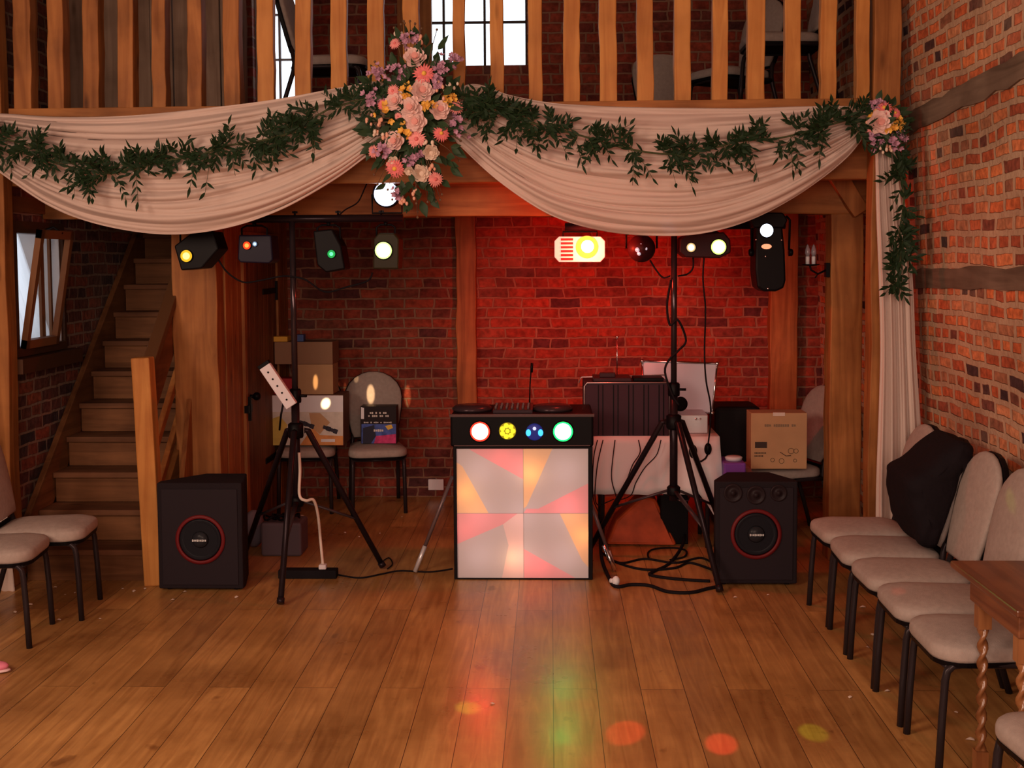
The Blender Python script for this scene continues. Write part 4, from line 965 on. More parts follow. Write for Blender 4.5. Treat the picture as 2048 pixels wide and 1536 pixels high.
# right bar: strobe
YS = SRY
xs_ = (1110,1209); c = P(1160, 498, YS)
t = thing('strobe_light', 'glaring strobe in a white slotted housing that floods the brick red', 'stage light', (c.x, YS, P(1160, 524, YS).z))
A = [(1118,473),(1201,473),(1210,482),(1210,514),(1201,524),(1118,524),(1109,514),(1109,482)]
b = MB(); b.prism2([P(x, y, YS-.05) for x, y in A], [P(x, y, YS-.05)+Vector((0,.12,0)) for x, y in A]); b.build('housing', mat('strobe_white_glow', (.85,.70,.68), .4, emit=(1,.42,.34), es=.5), t, bevel=.004)  # emission in the white housing stands in for lamp light falling on it
b = MB()
for i in range(6): b.cbox(P(1134, 479+i*7.8, YS-.052), (.072, .004, .013))
b.build('slots', mat('slot_red', (.35,.02,.02), .6, emit=(.7,.01,.01), es=.35), t)
M = Matrix.Translation(P(1174, 494, YS-.05)) @ frame_to(Vector((0,-1,0)))
MB().lathe([(.002, .0), (.066, .001), (.066, .004), (0, .006)], M, 28).build('reflector', emis('strobe_orange', (1,.32,.03), 3.5), t)
MB().sphere(P(1175, 493, YS-.055), .037, sc=(1,.5,1)).build('bulb', emis('strobe_core', (1,.92,.6), 16), t)
MB().tube([(c.x-.1, YS, c.z), (c.x-.1, YS, SRZ-.03), (c.x+.1, YS, SRZ-.03), (c.x+.1, YS, c.z)], .006, 6).build('yoke', M_black, t)
light('red_wall_spot', 'SPOT', (c.x+.04, YS+.12, c.z-.02), 190, (1,.012,.008), (c.x+.34, YB, c.z-.45), spot_size=R(92), spot_blend=1, shadow_soft_size=.05)  # rear-facing spot added behind the strobe for the red on the brick
light('strobe_front', 'POINT', (c.x+.04, YS-.14, c.z), 26, (1,.05,.02), shadow_soft_size=.05)
# ball lamp
c = P(1283, 497, YS-.02); t = thing('mirror_ball_lamp', 'small round dark lamp with glinting facets, between strobe and stand pole', 'stage light', (c.x, c.y, c.z-.08))
MB().sphere(c, .082, n=22, m=14).build('housing', mat('maroon_black', (.03,.006,.008), .4), t)
b = MB()
for dx, dz, r in ((-.028,-.008,.015),(-.02,-.03,.012),(.006,.012,.012),(.018,-.002,.013),(-.008,.022,.009)): b.sphere(c+Vector((dx, -.073, dz)), r, n=8, m=6, sc=(1,.5,1))
b.build('facets', mat('facet_glass', (.8,.75,.8), .08, .6, emit=(.7,.65,.8), es=.6), t)
yoke(t, c.x, c.y, c.z, SRZ-.022, .09)
boxlamp('dark twin-lens lamp with two yellowish white lenses right of the pole', [(1360,478),(1375,468),(1448,464),(1461,480),(1462,505),(1440,516),(1372,515),(1359,505)], YS, .2,
        [(1382,495,9,'warm_spot',(.8,.5,.2),(1,.8,.55),1.2,3,.7),(1437,494,15,'lime_white_lens',(.6,.9,.15),(1,1,.7),2.5,9,.8)], m_=mat('maroon_black', (.03,.006,.008)), bar=SRZ)
# scanner
t = thing('scanner_light', 'tall black scanner lamp hanging at the right bar end with a white lens', 'stage light', (XA(1538,500,YS), YS, ZA(584, YS, 1538)))
A = [(1512,452),(1565,452),(1570,500),(1572,560),(1568,576),(1552,583),(1528,583),(1515,575),(1511,540)]
b = MB(); b.prism2([P(x, y, YS-.11) for x, y in A], [P(x, y, YS-.11)+Vector((0,.2,0)) for x, y in A]); b.build('housing', M_black, t, bevel=.012)
A = [(1500,440),(1510,425),(1566,425),(1576,440),(1568,456),(1508,456)]
b = MB(); b.prism2([P(x, y, YS-.13) for x, y in A], [P(x, y, YS-.13)+Vector((0,.16,0)) for x, y in A]); b.build('mirror_hood', M_black, t, bevel=.008)
lens(1533, 461, 13, 'white_lens', (.7,.8,1), (1,1,1), 6, 12, .75, Y=YS-.135, par=t)
b = MB().sphere(P(1533, 493, YS-.112), .03, sc=(1,.3,.5), n=14, m=8); b.build('display', emis('orange_glow', (1,.32,.16), 1.6), t)
b = MB()
for x, y in ((1512,479),(1563,480),(1531,513),(1536,577)): b.sphere(P(x, y, YS-.115), .006, n=8, m=5)
b.build('screws', M_chrome, t)
for px in (1506, 1577): MB().lathe([(.022, 0), (.022, .02), (.014, .026)], Matrix.Translation(P(px, 505, YS)) @ frame_to(Vector((-1 if px < 1540 else 1,0,0))), 12).build('side_knob', M_black, t)
MB().tube([P(1504, 500, YS), P(1502, 440, YS), P(1510, 432, YS)], .007, 6).tube([P(1578, 500, YS), P(1580, 440, YS), P(1572, 432, YS)], .007, 6).build('yoke', M_black, t)
# coloured beams thrown by the lamps
def beam(src, tgt, e, col, deg, blend=.5, soft=.01): light('spot_beam', 'SPOT', src, e, col, tgt, spot_size=R(deg), spot_blend=blend, shadow_soft_size=soft)
sr = P(1437, 494, YS-.16)
beam(sr, PZ(1250, 1465, 0), 300, (1,.05,.02), 3.1); beam(sr, PZ(1443, 1487, 0), 150, (1,.04,.02), 2.5)
beam(sr, PZ(1627, 1465, 0), 230, (.55,.8,.02), 2.3)
beam(P(767, 501, YL-.17), PZ(936, 1415, 0), 260, (.55,.8,.05), 2.6, .8)
beam(P(1533, 461, YS-.2), (1.90, 4.72, .78), 90, (.45,.75,.02), 1.6)
beam(P(1533, 461, YS-.2), (1.42, 4.86, .47), 90, (1,.08,.03), 1.6, .8)
beam((.9, 7.02, SRZ-.1), P(1345, 458, 6.50), 55, (.05,.45,1), 7, .6)
# added warm spots imitating sun streaks on the things stacked by the back wall
bs = Vector((SLX+.35, SLY+.18, SLZ-.16))
for px, py, Y_, e, dg, sx_ in ((631, 764, 8.64, 420, 3.2, .35), (652, 804, 8.58, 800, 2.2, 1), (741, 784, 8.98, 620, 4.2, .42), (676, 775, 9.2, 110, 2.0, .3), (690, 776, 9.2, 110, 2.0, .3), (712, 772, 9.2, 150, 2.2, .5), (815, 792, 9.2, 330, 4.0, .36)):
    bl = bpy.data.lights.new('spot_beam', 'SPOT'); bl.energy = e; bl.color = (1,.66,.34); bl.spot_size = R(dg); bl.spot_blend = .6; bl.shadow_soft_size = .006
    bo = bpy.data.objects.new('spot_beam', bl); COL.objects.link(bo); bo.location = bs; bo.rotation_euler = (P(px, py, Y_)-bs).to_track_quat('-Z', 'Y').to_euler(); bo.scale = (sx_, 1, 1)
# ------------------------------------------------------------------ sconce
t = thing('candle_sconce', 'black iron wall lamp with two candle bulbs on the side of the right post', 'lamp', P(1655, 540, YP+.03))
Yw = YP+.04
MB().cbox(P(1654, 540, Yw), (.022, .05, .085)).tube([P(1652, 540, Yw), P(1636, 548, Yw), P(1622, 540, Yw), P(1619, 528, Yw)], .006, 6).tube([P(1636, 548, Yw), P(1630, 556, Yw)], .004, 6).build('bracket', M_black, t)
M = Matrix.Translation(P(1621, 530, Yw)); MB().lathe([(.02, -.006), (.052, 0), (.056, .006), (.01, .005)], M, 18).build('drip_pan', M_black, t)
for dx, dy in ((-.020, -.01), (.020, .01)):
    M = Matrix.Translation(P(1621, 530, Yw)+Vector((dx, dy, .005)))
    c_ = MB().lathe([(.012, 0), (.012, .045), (.010, .047)], M, 12).build('candle', mat('candle_white', (.75,.75,.78), .5), t)
    MB().lathe([(.009, .046), (.016, .065), (.015, .085), (.006, .112), (0, .122)], M, 12).build('bulb', mat('clear_bulb', (.55,.55,.62), .1, trans=.6), c_)
# ------------------------------------------------------------------ table with cloth and gear
TX0, TX1, TY0, TY1, TZ = .27, 1.055, 7.50, 8.02, .72
t = thing('folding_table', 'plain table hidden under the white cloth behind the right stand', 'table', ((TX0+TX1)/2, (TY0+TY1)/2, 0))
MB().box((TX0+.01, TY0+.01, TZ-.03), (TX1-.01, TY1-.01, TZ-.004)).build('tabletop', M_card, t)
for x in (TX0+.06, TX1-.06):
    for y in (TY0+.07, TY1-.07): MB().tube([(x, y, 0), (x, y, TZ-.03)], .014, 8).build('leg', M_steel, t)
b = MB(); per = []
for (xa, ya), (xb2, yb2) in (((TX0,TY0),(TX1,TY0)),((TX1,TY0),(TX1,TY1)),((TX1,TY1),(TX0,TY1)),((TX0,TY1),(TX0,TY0))):
    for i in range(24): per.append((xa+(xb2-xa)*i/24, ya+(yb2-ya)*i/24))
n = len(per); vs = []; cxx, cyy = (TX0+TX1)/2, (TY0+TY1)/2
for j in range(9):
    v = j/8
    for i, (x, y) in enumerate(per):
        fr = .345
        if i < 24: fr = .36 if i < 20 else .36-.27*((i-20)/4)
        elif i < 48: fr = .09+.25*min(1, (i-24)/10)
        elif i > 90: fr = .30
        d = Vector((x-cxx, y-cyy, 0)).normalized(); w_ = .004+.016*v*(1+math.sin(i*.8)+.6*math.sin(i*1.7+2)) + .03*v*(1 if 20 < i < 30 else .2)
        vs.append(Vector((x, y, TZ+.001-(TZ-fr)*v))+d*w_)
fs = []
for j in range(8):
    for i in range(n): i2 = (i+1) % n; fs.append((j*n+i, j*n+i2, (j+1)*n+i2, (j+1)*n+i))
fs.append(tuple(range(n))); b.add(vs, fs, True)
tc_ = b.build('tablecloth', M_tcloth); so = tc_.modifiers.new('solid', 'SOLIDIFY'); so.thickness = .002; so.offset = 1
tag(tc_, 'white cloth hanging over the table behind the right lighting stand', 'tablecloth')
Tz = TZ+.004
# ribbed record case
cx0, cx1 = XA(1168, 800, 7.52), XA(1338, 800, 7.52); ch = ZA(766, 7.52, 1250)
t = thing('record_case', 'dark ribbed record case with bright metal edging on the white cloth', 'case', ((cx0+cx1)/2, 7.55, Tz))
b = MB().box((cx0, 7.52, Tz), (cx1, 7.86, ch)); b.build('body', mat('case_maroon', (.045,.022,.032), .5), t, bevel=.006)
b = MB()
for k in range(5):
    for dx in (0, .028): xx2 = cx0+.09+k*.095+dx; b.box((xx2-.003, 7.516, Tz+.004), (xx2+.003, 7.521, ch-.01))
b.build('ribs', M_black, t)
b = MB().tube([(cx0+.002, 7.516, Tz+.12), (cx0+.002, 7.516, ch-.02), (cx0+.02, 7.516, ch+.002), (cx1, 7.516, ch+.002)], .0045, 6).tube([(cx0-.03, 7.72, ch-.02), (cx0-.01, 7.72, ch+.018), (cx1, 7.72, ch+.03)], .004, 6)
b.build('metal_edge', mat('edge_metal', (.7,.6,.6), .3, .7), t)
t = MB().box((cx0+.06, 7.54, ch+.005), (cx0+.30, 7.78, ch+.03)).box((cx0+.10, 7.57, ch+.03), (cx0+.2, 7.6, ch+.06)).build('mini_disc_player', mat('gear_dark', (.04,.02,.025), .35), bevel=.006); tag(t, 'dark slim player lying on top of the ribbed record case', 'audio gear')
t = thing('headset_receiver', 'black receiver with tall silver aerial on the record case', 'receiver', P(1240, 756, 7.5)); t.location.z = ch+.006; t.location.x = cx0+.36
MB().box((cx0+.315, 7.56, ch+.006), (cx1-.03, 7.74, ch+.028)).build('body', M_black, t, bevel=.004)
ax = XA(1234, 700, 7.76)
MB().tube([(ax, 7.76, ch+.008), (ax+.001, 7.76, ZA(675, 7.76, 1234))], .003, 6).sphere((ax+.001, 7.76, ZA(674, 7.76, 1234)), .009, n=10, m=6).cbox((ax, 7.74, ch+.012), (.02, .05, .012)).build('aerial', M_chrome, t)
# aluminium case, open
a0, a1 = XA(1345, 800, 7.66), XA(1424, 800, 7.66)
t = thing('aluminium_case', 'open silver aluminium case with upright lid on the table corner', 'case', ((a0+a1)/2, 7.8, Tz))
MB().box((XA(1330, 840, 7.62), 7.62, Tz), (XA(1416, 840, 7.62), 7.93, ZA(830, 7.62, 1380))).build('tray', M_alu, t, bevel=.005)
for dx in (1392, 1400): MB().sphere(P(dx, 838, 7.612), .008, n=8, m=6).build('catch', M_chrome, t)
A = [P(1284, 722, 7.94), P(1434, 727, 7.94), P(1424, 826, 7.90), P(1290, 824, 7.90)]
b = MB(); b.prism2(A, [v+Vector((0,.05,.0)) for v in A]); ld = b.build('lid', mat('lid_panel', (.42,.40,.46), .45, .3), t)
b = MB()
for i in range(4): b.tube([A[i]+Vector((0,-.003,0)), A[(i+1) % 4]+Vector((0,-.003,0))], .007, 6)
b.build('edge_trim', M_chrome, ld)
b = MB()
for i in range(4): b.sphere(A[i]+Vector((0,-.006,0)), .014, n=8, m=6)
b.build('corners', M_chrome, ld)
# headphones hanging over the cloth edge
c = P(1400, 900, 7.43); t = thing('headphones', 'black headphones dangling in front of the white cloth', 'headphones', c)
for px, py, r in ((1386, 903, .043), (1416, 898, .038)):
    MB().sphere(P(px, py, 7.43), r, sc=(.62,.5,1)).sphere(P(px, py, 7.41), r*.7, sc=(.6,.3,1)).build('ear_cup', M_black, t)
MB().tube([P(1386,912,7.43), P(1393,921,7.43), P(1402,923,7.43), P(1411,917,7.43), P(1416,908,7.43)], .006, 6).build('headband', M_black, t)
c = P(1361, 808, 7.22); b = MB(); M = Matrix.Translation(c) @ frame_to(Vector((.3,-1,0)))
b.lathe([(.025, -.01), (.042, -.012), (.045, 0), (.042, .012), (.025, .01)], M, 20).tube([c+Vector((-.03,0,0)), P(1350, 812, 7.17)], .006, 6)
b.mi = 1; b.lathe([(0, .0), (.026, .002)], M, 20); t = b.build('clip_fan', [M_black, mat('fan_pale', (.6,.45,.42), .5)]); tag(t, 'small black round clip with pale centre on the right stand pole', 'clip')
# under the table
b = MB(); A = [P(1212, 1104, 7.62), P(1232, 1040, 7.66), P(1285, 992, 7.70), P(1312, 998, 7.70), P(1338, 1060, 7.66), P(1355, 1100, 7.60)]
for p in A: p.z = max(p.z, .004)
B = [v+Vector((0, .22, -.0)) for v in A]; b.prism2(A, B); t = b.build('red_bag', mat('red_nylon', (.50,.07,.018), .6, var=.3, vscale=9), bevel=.02); tag(t, 'slumped orange red bag under the white table', 'bag')
b = MB().box((XA(1283,1030,7.42)+.14, 7.66, 0), (XA(1375,1030,7.7), 7.93, .35)); t = thing('amplifier', 'black amplifier box with red letters under the table', 'amplifier', (.8, 7.8, 0)); b.build('body', M_black, t, bevel=.005)
# the above box stands on the floor; small red badge
b = MB(); 
for i in range(6): b.cbox((.66+i*.012, 7.657, .325), (.008, .003, .009))
b.build('badge', mat('badge_red', (.5,.03,.03), .4), t)
MB().tube([(.80, 7.65, .30), (.84, 7.63, .285), (.88, 7.63, .292), (.89, 7.65, .31)], .005, 6).build('handle', M_chrome, t)
# black flight case, purple crate
x0, x1 = 1.10, XA(1527, 870, 7.98)
t = MB().box((1.12, 8.16, 0), (XA(1522, 870, 8.16), 8.52, ZA(814, 8.16, 1475))).build('storage_trunk', mat('trunk_black', (.012,.008,.009), .6), bevel=.03); tag(t, 'large plain black trunk behind the right loudspeaker', 'trunk')
b = MB().box((XA(1448, 940, 7.42), 7.42, 0), (XA(1492, 940, 7.42), 7.68, ZA(926, 7.42, 1465))); t = b.build('purple_crate', mat('purple_plastic', (.16,.045,.30), .4), bevel=.01); tag(t, 'purple plastic crate peeping out above the right loudspeaker', 'crate')
b = MB().lathe([(.05, 0), (.055, .02), (.045, .026), (0, .026)], Matrix.Translation((XA(1468, 940, 7.5), 7.52, ZA(926, 7.42, 1465)+.001)), 20); t = b.build('plastic_dish', mat('lid_white', (.6,.58,.62), .4)); tag(t, 'white round plastic dish lying on the purple crate', 'dish')
# cardboard carton on the chair
Yk = 7.60; x0, x1 = XA(1502, 890, Yk), XA(1614, 890, Yk); z1 = ZA(826, Yk, 1560)
t = thing('carton', 'upright brown cardboard carton with printed drawings on the rear right chair', 'box', ((x0+x1)/2, Yk+.09, .50), R(0))
b = MB().box((x0, Yk, .500), (x1, Yk+.18, z1)); b.build('box', M_card, t, bevel=.003)
ink = mat('black_ink', (.05,.035,.03), .8)
def pk(px, py): return P(px, py, Yk-.0015)
def bars(mb, px, py, n_, w_, h_, gap, Y_, rnd):
    for i in range(n_):
        if rnd.random() < .12: continue
        mb.cbox(P(px+i*(w_+gap), py, Y_), (w_*Y_/2400, .001, h_*Y_/2400*rnd.uniform(.7,1)))
rnd = random.Random(3); b = MB(); bars(b, 1531, 851, 14, 3.3, 6, 1.2, Yk-.0015, rnd); b.build('printed_title', mat('faded_ink', (.20,.14,.09), .8), t)
b = MB().box(pk(1510, 896), pk(1534, 884)+Vector((0,.001,0))); bars(b, 1510, 906, 8, 2, 3, 1, Yk-.0015, rnd); bars(b, 1510, 912, 6, 2, 3, 1, Yk-.0015, rnd); b.build('printed_label', ink, t)
b = MB().tube([pk(1560, 904), pk(1572, 912), pk(1582, 911)], .0022, 4)
for px, py, r in ((1582,902,.018),(1592,902,.014),(1563,922,.016),(1545,920,.012),(1590,921,.010)):
    pts = [pk(px, py)+Vector((r*math.cos(R(a)), 0, r*math.sin(R(a)))) for a in range(0, 361, 30)]; b.tube(pts, .0013, 4, cap=False)
b.build('line_drawing', ink, t)
MB().box(pk(1546, 832), pk(1570, 825)+Vector((0,.001,0))).build('tape', mat('clear_tape', (.62,.52,.45), .15), t)
# ------------------------------------------------------------------ things on the rear chairs
Yq = 8.60; rnd = random.Random(9)
def zq(py, Y=Yq, px=620): return ZA(py, Y, px)
SE = .497
t = thing('mixer_carton', 'printed mixer carton with white top band standing on the rear left chair', 'box', (XA(615, 860, Yq), Yq+.12, SE))
qx0, qx1 = XA(541, 860, Yq), XA(687, 860, Yq); z1 = zq(790)
MB().box((qx0, Yq, SE), (qx1, Yq+.26, z1)).build('box', mat('carton_brown_dark', (.16,.075,.05), .7), t, bevel=.002)
def face(name, pts, m_, off=.0015):
    vs = [P(x, y, Yq-off) for x, y in pts]
    for v in vs: v.z = max(min(v.z, z1), SE+.001)
    b = MB(); b.add(vs, [tuple(range(len(vs)))]); return b.build(name, m_, t)
face('white_band', [(542,791),(686,791),(686,824),(542,824)], mat('print_white', (.72,.70,.74), .25))
face('printed_front', [(542,824),(686,824),(686,899),(542,899)], mat('print_beige', (.62,.56,.50), .3, var=.15, vscale=14), .0016)
face('printed_orange', [(625,855),(640,870),(686,872),(686,897),(600,897)], mat('print_orange', (.60,.26,.09), .3, var=.2, vscale=12), .0022)
face('printed_yellow', [(542,838),(560,832),(575,850),(560,899),(542,899)], mat('print_yellow', (.58,.42,.10), .3, var=.2, vscale=12), .0022)
face('printed_tan', [(618,826),(640,826),(660,845),(640,868),(624,856)], mat('print_tan', (.50,.30,.16), .3), .0024)
for cxp, cyp in ((611, 848), (658, 858)):
    b = MB()
    for k in range(4): b.cbox(P(cxp+k*7-8, cyp+k*2.6-3, Yq-.003), (.03, .001, .026+.008*(k % 2)), Matrix.Rotation(R(20), 3, 'Y'))
    b.build('mixer_picture', mat('picture_black', (.04,.035,.05), .4), t)
face('picture_label', [(642,878),(670,878),(670,884),(642,884)], mat('print_white', (.72,.70,.74)), .0035)
ca = MB().box((XA(590, 760, 8.64), 8.64, z1+.001), (XA(666, 760, 8.64), 8.86, ZA(729, 8.64, 620))).build('small_carton', M_card, bevel=.002); tag(ca, 'small brown carton standing on the white-banded mixer carton', 'box')
zz = ZA(729, 8.64, 620)
cb_ = MB().box((XA(549, 700, 8.66), 8.66, zz+.001), (XA(665, 700, 8.66), 8.92, ZA(684, 8.66, 620))).build('wide_carton', mat('carton_grey_brown', (.25,.14,.085), .85), bevel=.002); tag(cb_, 'wide grey brown carton topmost of the stack by the back wall', 'box')
zw = ZA(684, 8.66, 620)+.001
t = MB().box((XA(545, 680, 8.7), 8.68, zw), (XA(576, 680, 8.7), 8.80, zw+.038)).build('yellow_box', mat('yellow_card', (.62,.33,.04), .6), bevel=.003); tag(t, 'small yellow box on the topmost carton', 'box')
t = MB().box((XA(592, 680, 8.7), 8.70, zw), (XA(607, 680, 8.7), 8.78, zw+.05)).build('blue_box', mat('blue_card', (.05,.09,.25), .5), bevel=.003); tag(t, 'little blue box on the topmost carton beside the stand pole', 'box')
t = MB().box((XA(536, 775, 8.58)+.0, 8.66, z1+.001), (XA(585, 775, 8.58), 8.80, ZA(757, 8.66, 560))).build('red_box', mat('red_card', (.35,.02,.03), .6), bevel=.003); tag(t, 'red box behind the tilted white power strip', 'box')
# disco box on the other chair
Yq2 = 8.68; t = thing('disco_light_box', 'black box with white lettering and colourful disco picture on a chair seat', 'box', (XA(757, 860, Yq2), Yq2+.06, SE))
qx0, qx1 = XA(721, 860, Yq2), XA(793, 860, Yq2); zt2 = ZA(813, Yq2, 757)
MB().box((qx0, Yq2, SE), (qx1, Yq2+.13, zt2)).build('box', mat('box_black', (.02,.012,.014), .4), t, bevel=.002)
def face2(name, pts, m_, off=.0015):
    vs = [P(x, y, Yq2-off) for x, y in pts]
    for v in vs: v.z = max(min(v.z, zt2), SE+.001); v.x = max(min(v.x, qx1), qx0)
    b = MB(); b.add(vs, [tuple(range(len(vs)))]); return b.build(name, m_, t)
face2('pale_edge', [(722,814),(728,816),(728,838),(722,838)], mat('print_white', (.72,.70,.74)))
face2('blue_panel', [(723,848),(792,848),(792,898),(723,898)], mat('print_blue', (.06,.10,.36), .3, var=.4, vscale=25))
face2('magenta_panel', [(752,872),(792,868),(792,898),(748,898)], mat('print_magenta', (.50,.04,.16), .3, var=.4, vscale=25), .002)
face2('dark_picture', [(726,856),(748,850),(752,872),(742,894),(726,894)], mat('print_dark', (.03,.03,.05), .3), .0025)
face2('yellow_star', [(770,852),(783,849),(786,856),(776,860)], mat('print_yellow2', (.70,.45,.08), .3), .0025)
b = MB(); bars(b, 741, 826, 9, 3, 4, .8, Yq2-.002, rnd); bars(b, 738, 832, 11, 3, 4, .8, Yq2-.002, rnd); bars(b, 729, 845, 18, 2.6, 3, .7, Yq2-.002, rnd); bars(b, 749, 861, 5, 3.2, 5, .8, Yq2-.003, rnd)
b.build('lettering', mat('letter_white', (.6,.55,.52), .5), t)
# power strip leaning on the stand
Yp = 6.76; a = P(530, 732, Yp); c = P(584, 812, Yp); t = thing('power_strip', 'white power strip hanging aslant on the left lighting stand', 'power strip', a.lerp(c, .5))
d = (c-a).normalized(); s_ = d.cross(Vector((0,-1,0))).normalized(); M = Matrix((s_, d.cross(s_)*1, d)).transposed().to_4x4()
MB().box((-.034, -.02, 0), (.034, .02, (c-a).length), Matrix.Translation(a) @ M).build('body', mat('plastic_white', (.72,.66,.70), .4), t, bevel=.004)
b = MB()
for i in range(5): b.lathe([(.006, 0), (.006, .0015)], Matrix.Translation(a.lerp(c, .15+i*.17)+Vector((0,-.0215,0))) @ frame_to(Vector((0,-1,0))), 8)
b.build('sockets', M_black, t)
MB().box((-.036, -.021, -.02), (.036, .021, .002), Matrix.Translation(a) @ M).build('end_cap', M_black, t, bevel=.003)
MB().tube([P(567, 805, Yp), P(562, 830, Yp), P(559, 860, Yp+.05)], .006, 6).build('flex', M_black, t)
# floor power strip, tubs
c0 = PZ(556, 1158, 0); c1 = PZ(674, 1156, 0); t = thing('floor_power_strip', 'black power strip on the floor with a white plug', 'power strip', (c0.x/2+c1.x/2, c0.y+.05, 0))
MB().box((c0.x, c0.y, 0), (c1.x, c0.y+.075, .05)).build('body', M_blackm, t, bevel=.005)
pc = P(646, 1134, c0.y+.04); MB().box((pc.x-.022, c0.y+.015, .05), (pc.x+.022, c0.y+.06, .078)).build('plug', mat('plastic_white', (.72,.66,.70)), t, bevel=.006)
def cable(label, pts, r, m_=None, n=40, name='cable'):
    o = MB().tube(catmull(pts, n), r, 6).build(name, m_ or M_blackm); tag(o, label, 'cable'); return o
cable('white cable running down the left stand to the floor power strip', [P(598, 905, 6.80), P(600, 940, 6.80), P(599, 990, 6.80), P(612, 1001, 6.78), P(627, 1000, 6.80), P(636, 1030, 6.86), P(641, 1080, 6.93), (pc.x, c0.y+.037, .078)], .009, mat('cable_white', (.70,.58,.50), .5))
f0 = PZ(522, 1113, 0); f1 = PZ(603, 1113, 0); hh = ZA(1046, f0.y, 560)
t = MB().box((f0.x, f0.y, 0), (f1.x, f0.y+.22, hh)).build('grey_tub', mat('tub_grey', (.10,.075,.09), .6), bevel=.015); tag(t, 'dark grey open tub behind the left stand legs', 'tub')
b = MB()
rnd = random.Random(12)
for k in range(4):
    cpt = Vector((f0.x+.05+.045*k, f0.y+.06+.03*(k % 2), hh+.012)); pts = [cpt+Vector((.04*math.cos(a/2.), .05*math.sin(a/2.), .012*math.sin(a*1.3)+.012)) for a in range(14)]; b.tube(pts, .007, 6)
t = b.build('coiled_cable', M_black); tag(t, 'black cable heaped on the grey tub', 'cable')
t = MB().sphere(PZ(504, 1098, 0)+Vector((0,.06,.12)), .12, sc=(.62,.8,1.0)).build('grey_bag', mat('bag_grey', (.16,.13,.16), .8, bump=.8, bscale=14)); tag(t, 'rounded grey bag between the left loudspeaker and the tub', 'bag')
# cables
F = lambda px, py, z=.007: PZ(px, py, 0)+Vector((0,0,z))
cable('thin black cable looping from the left yellow lamp below the bar', [P(437,520,YL), P(455,545,YL), P(485,564,YL), P(515,562,YL), P(560,553,YL), P(583,553,YL-.03), P(612,560,YL-.03), P(650,584,YL), P(690,575,YL), P(735,562,YL), P(745,545,YL)], .005)
cable('black flex rising from the bar along the oak beam to the pin spot', [P(675,434,YL+.03), P(690,420,YL+.05), P(715,405,YL+.1), P(728,380,YL+.1), P(740,352,YL+.1)], .004)
cable('black flex sagging from the small round lamp to the right pole', [P(1300,520,YS), P(1312,540,YS), P(1326,555,YS), P(1340,552,YS-.03)], .005)
cable('black flex looping from the twin-lens lamp to the pole', [P(1386,512,YS), P(1386,535,YS), P(1375,548,YS), P(1356,552,YS-.03)], .005)
cable('long black cable hanging from the twin-lens lamp down past the silver case', [P(1408,515,YS-.06), P(1406,560,YS-.06), P(1411,620,YS-.06), P(1409,700,YS-.06), P(1412,760,7.1), P(1421,810,7.2), P(1420,855,7.25), P(1416,890,7.42)], .005)
cable('black cable winding round the right stand pole', [P(1342,560,YS-.03), P(1334,610,YS-.03), P(1340,650,YS-.04), P(1356,640,YS-.04), P(1372,680,YS-.02), P(1358,700,YS-.04), P(1338,720,YS-.03), P(1330,745,YS-.03), P(1345,790,YS-.04), P(1358,810,YS-.05)], .007)
for lb_, pts in (('leftmost thin cable hanging down the white tablecloth', [(1195,880),(1187,920),(1186,990),(1195,1020),(1205,1035)]),
                 ('second thin cable from the left on the white tablecloth', [(1206,880),(1195,930),(1190,990),(1196,1010),(1215,1004),(1228,998)]),
                 ('thin cable hanging down the middle of the white tablecloth', [(1230,880),(1223,950),(1230,985),(1236,1002)]),
                 ('thin cable crossing behind the right stand leg', [(1277,880),(1280,905),(1265,930),(1252,965),(1240,990)]),
                 ('thin cable curving from record case to the stand leg', [(1322,880),(1313,910),(1290,935),(1272,965),(1262,990),(1240,1000)])):
    cable(lb_, [P(x, y, 7.44) for x, y in pts], .0032)
cable('thick black cable lying in front of the right cables, reaching the front tripod foot', [F(1200,1095,.16), F(1203,1130,.05), F(1218,1158), F(1232,1176), F(1262,1172), F(1300,1174), F(1335,1186), F(1380,1188), F(1415,1180), F(1436,1176)], .011)
cable('black cable tangle strand sweeping under the right stand', [F(1372,1070,.10), F(1366,1100,.04), F(1340,1128), F(1310,1144), F(1300,1152), F(1330,1158), F(1370,1162), F(1420,1165)], .010)
cable('black looped cable on the floor below the red bag', [F(1205,1108), F(1240,1128), F(1290,1120), F(1350,1128), F(1400,1118), F(1428,1130)], .007)
cable('black cable bending twice between bag and loudspeaker', [F(1215,1120), F(1260,1136), F(1300,1142), F(1350,1138), F(1380,1128), F(1425,1142)], .008)
cable('thin black cable ring on the floor behind the right stand', [F(1298,1120), F(1296,1108), F(1310,1100), F(1350,1098), F(1372,1104), F(1368,1116), F(1340,1122)], .006)
cable('thin black cable crossing the floor from left power strip to console', [F(676,1152), F(720,1158), F(765,1150), F(800,1144), F(860,1146), F(905,1140)], .005)
cable('stray thin cable loop right of the left tripod foot', [F(775,1140), F(785,1130), F(778,1118), F(766,1124)], .004)
c = F(1232, 1172); t = MB().sphere(c+Vector((0,0,.022)), .028, sc=(.8,.9,1)).tube([c+Vector((0,0,.02)), c+Vector((-.03,.02,.018))], .014, 8).build('white_plug', mat('plug_clear', (.75,.75,.78), .2)); tag(t, 'white plug on the thick cable beside the console foot', 'plug')
a, c = PZ(1210, 1098, .12), PZ(1230, 1140, .01); b = MB().tube([PZ(1207, 1090, .15), c], .014, 8); t = b.build('silver_tube', M_chrome); 
tag(t, 'short shiny silver tube slanting to the floor right of the console', 'tube')
# wall socket
c = P(872, 969, YB-.012); t = MB().cbox(c, (.12, .022, .085)).build('wall_socket', mat('plastic_white', (.72,.66,.70)), bevel=.005); tag(t, 'white double wall socket low on the brick back wall', 'socket')
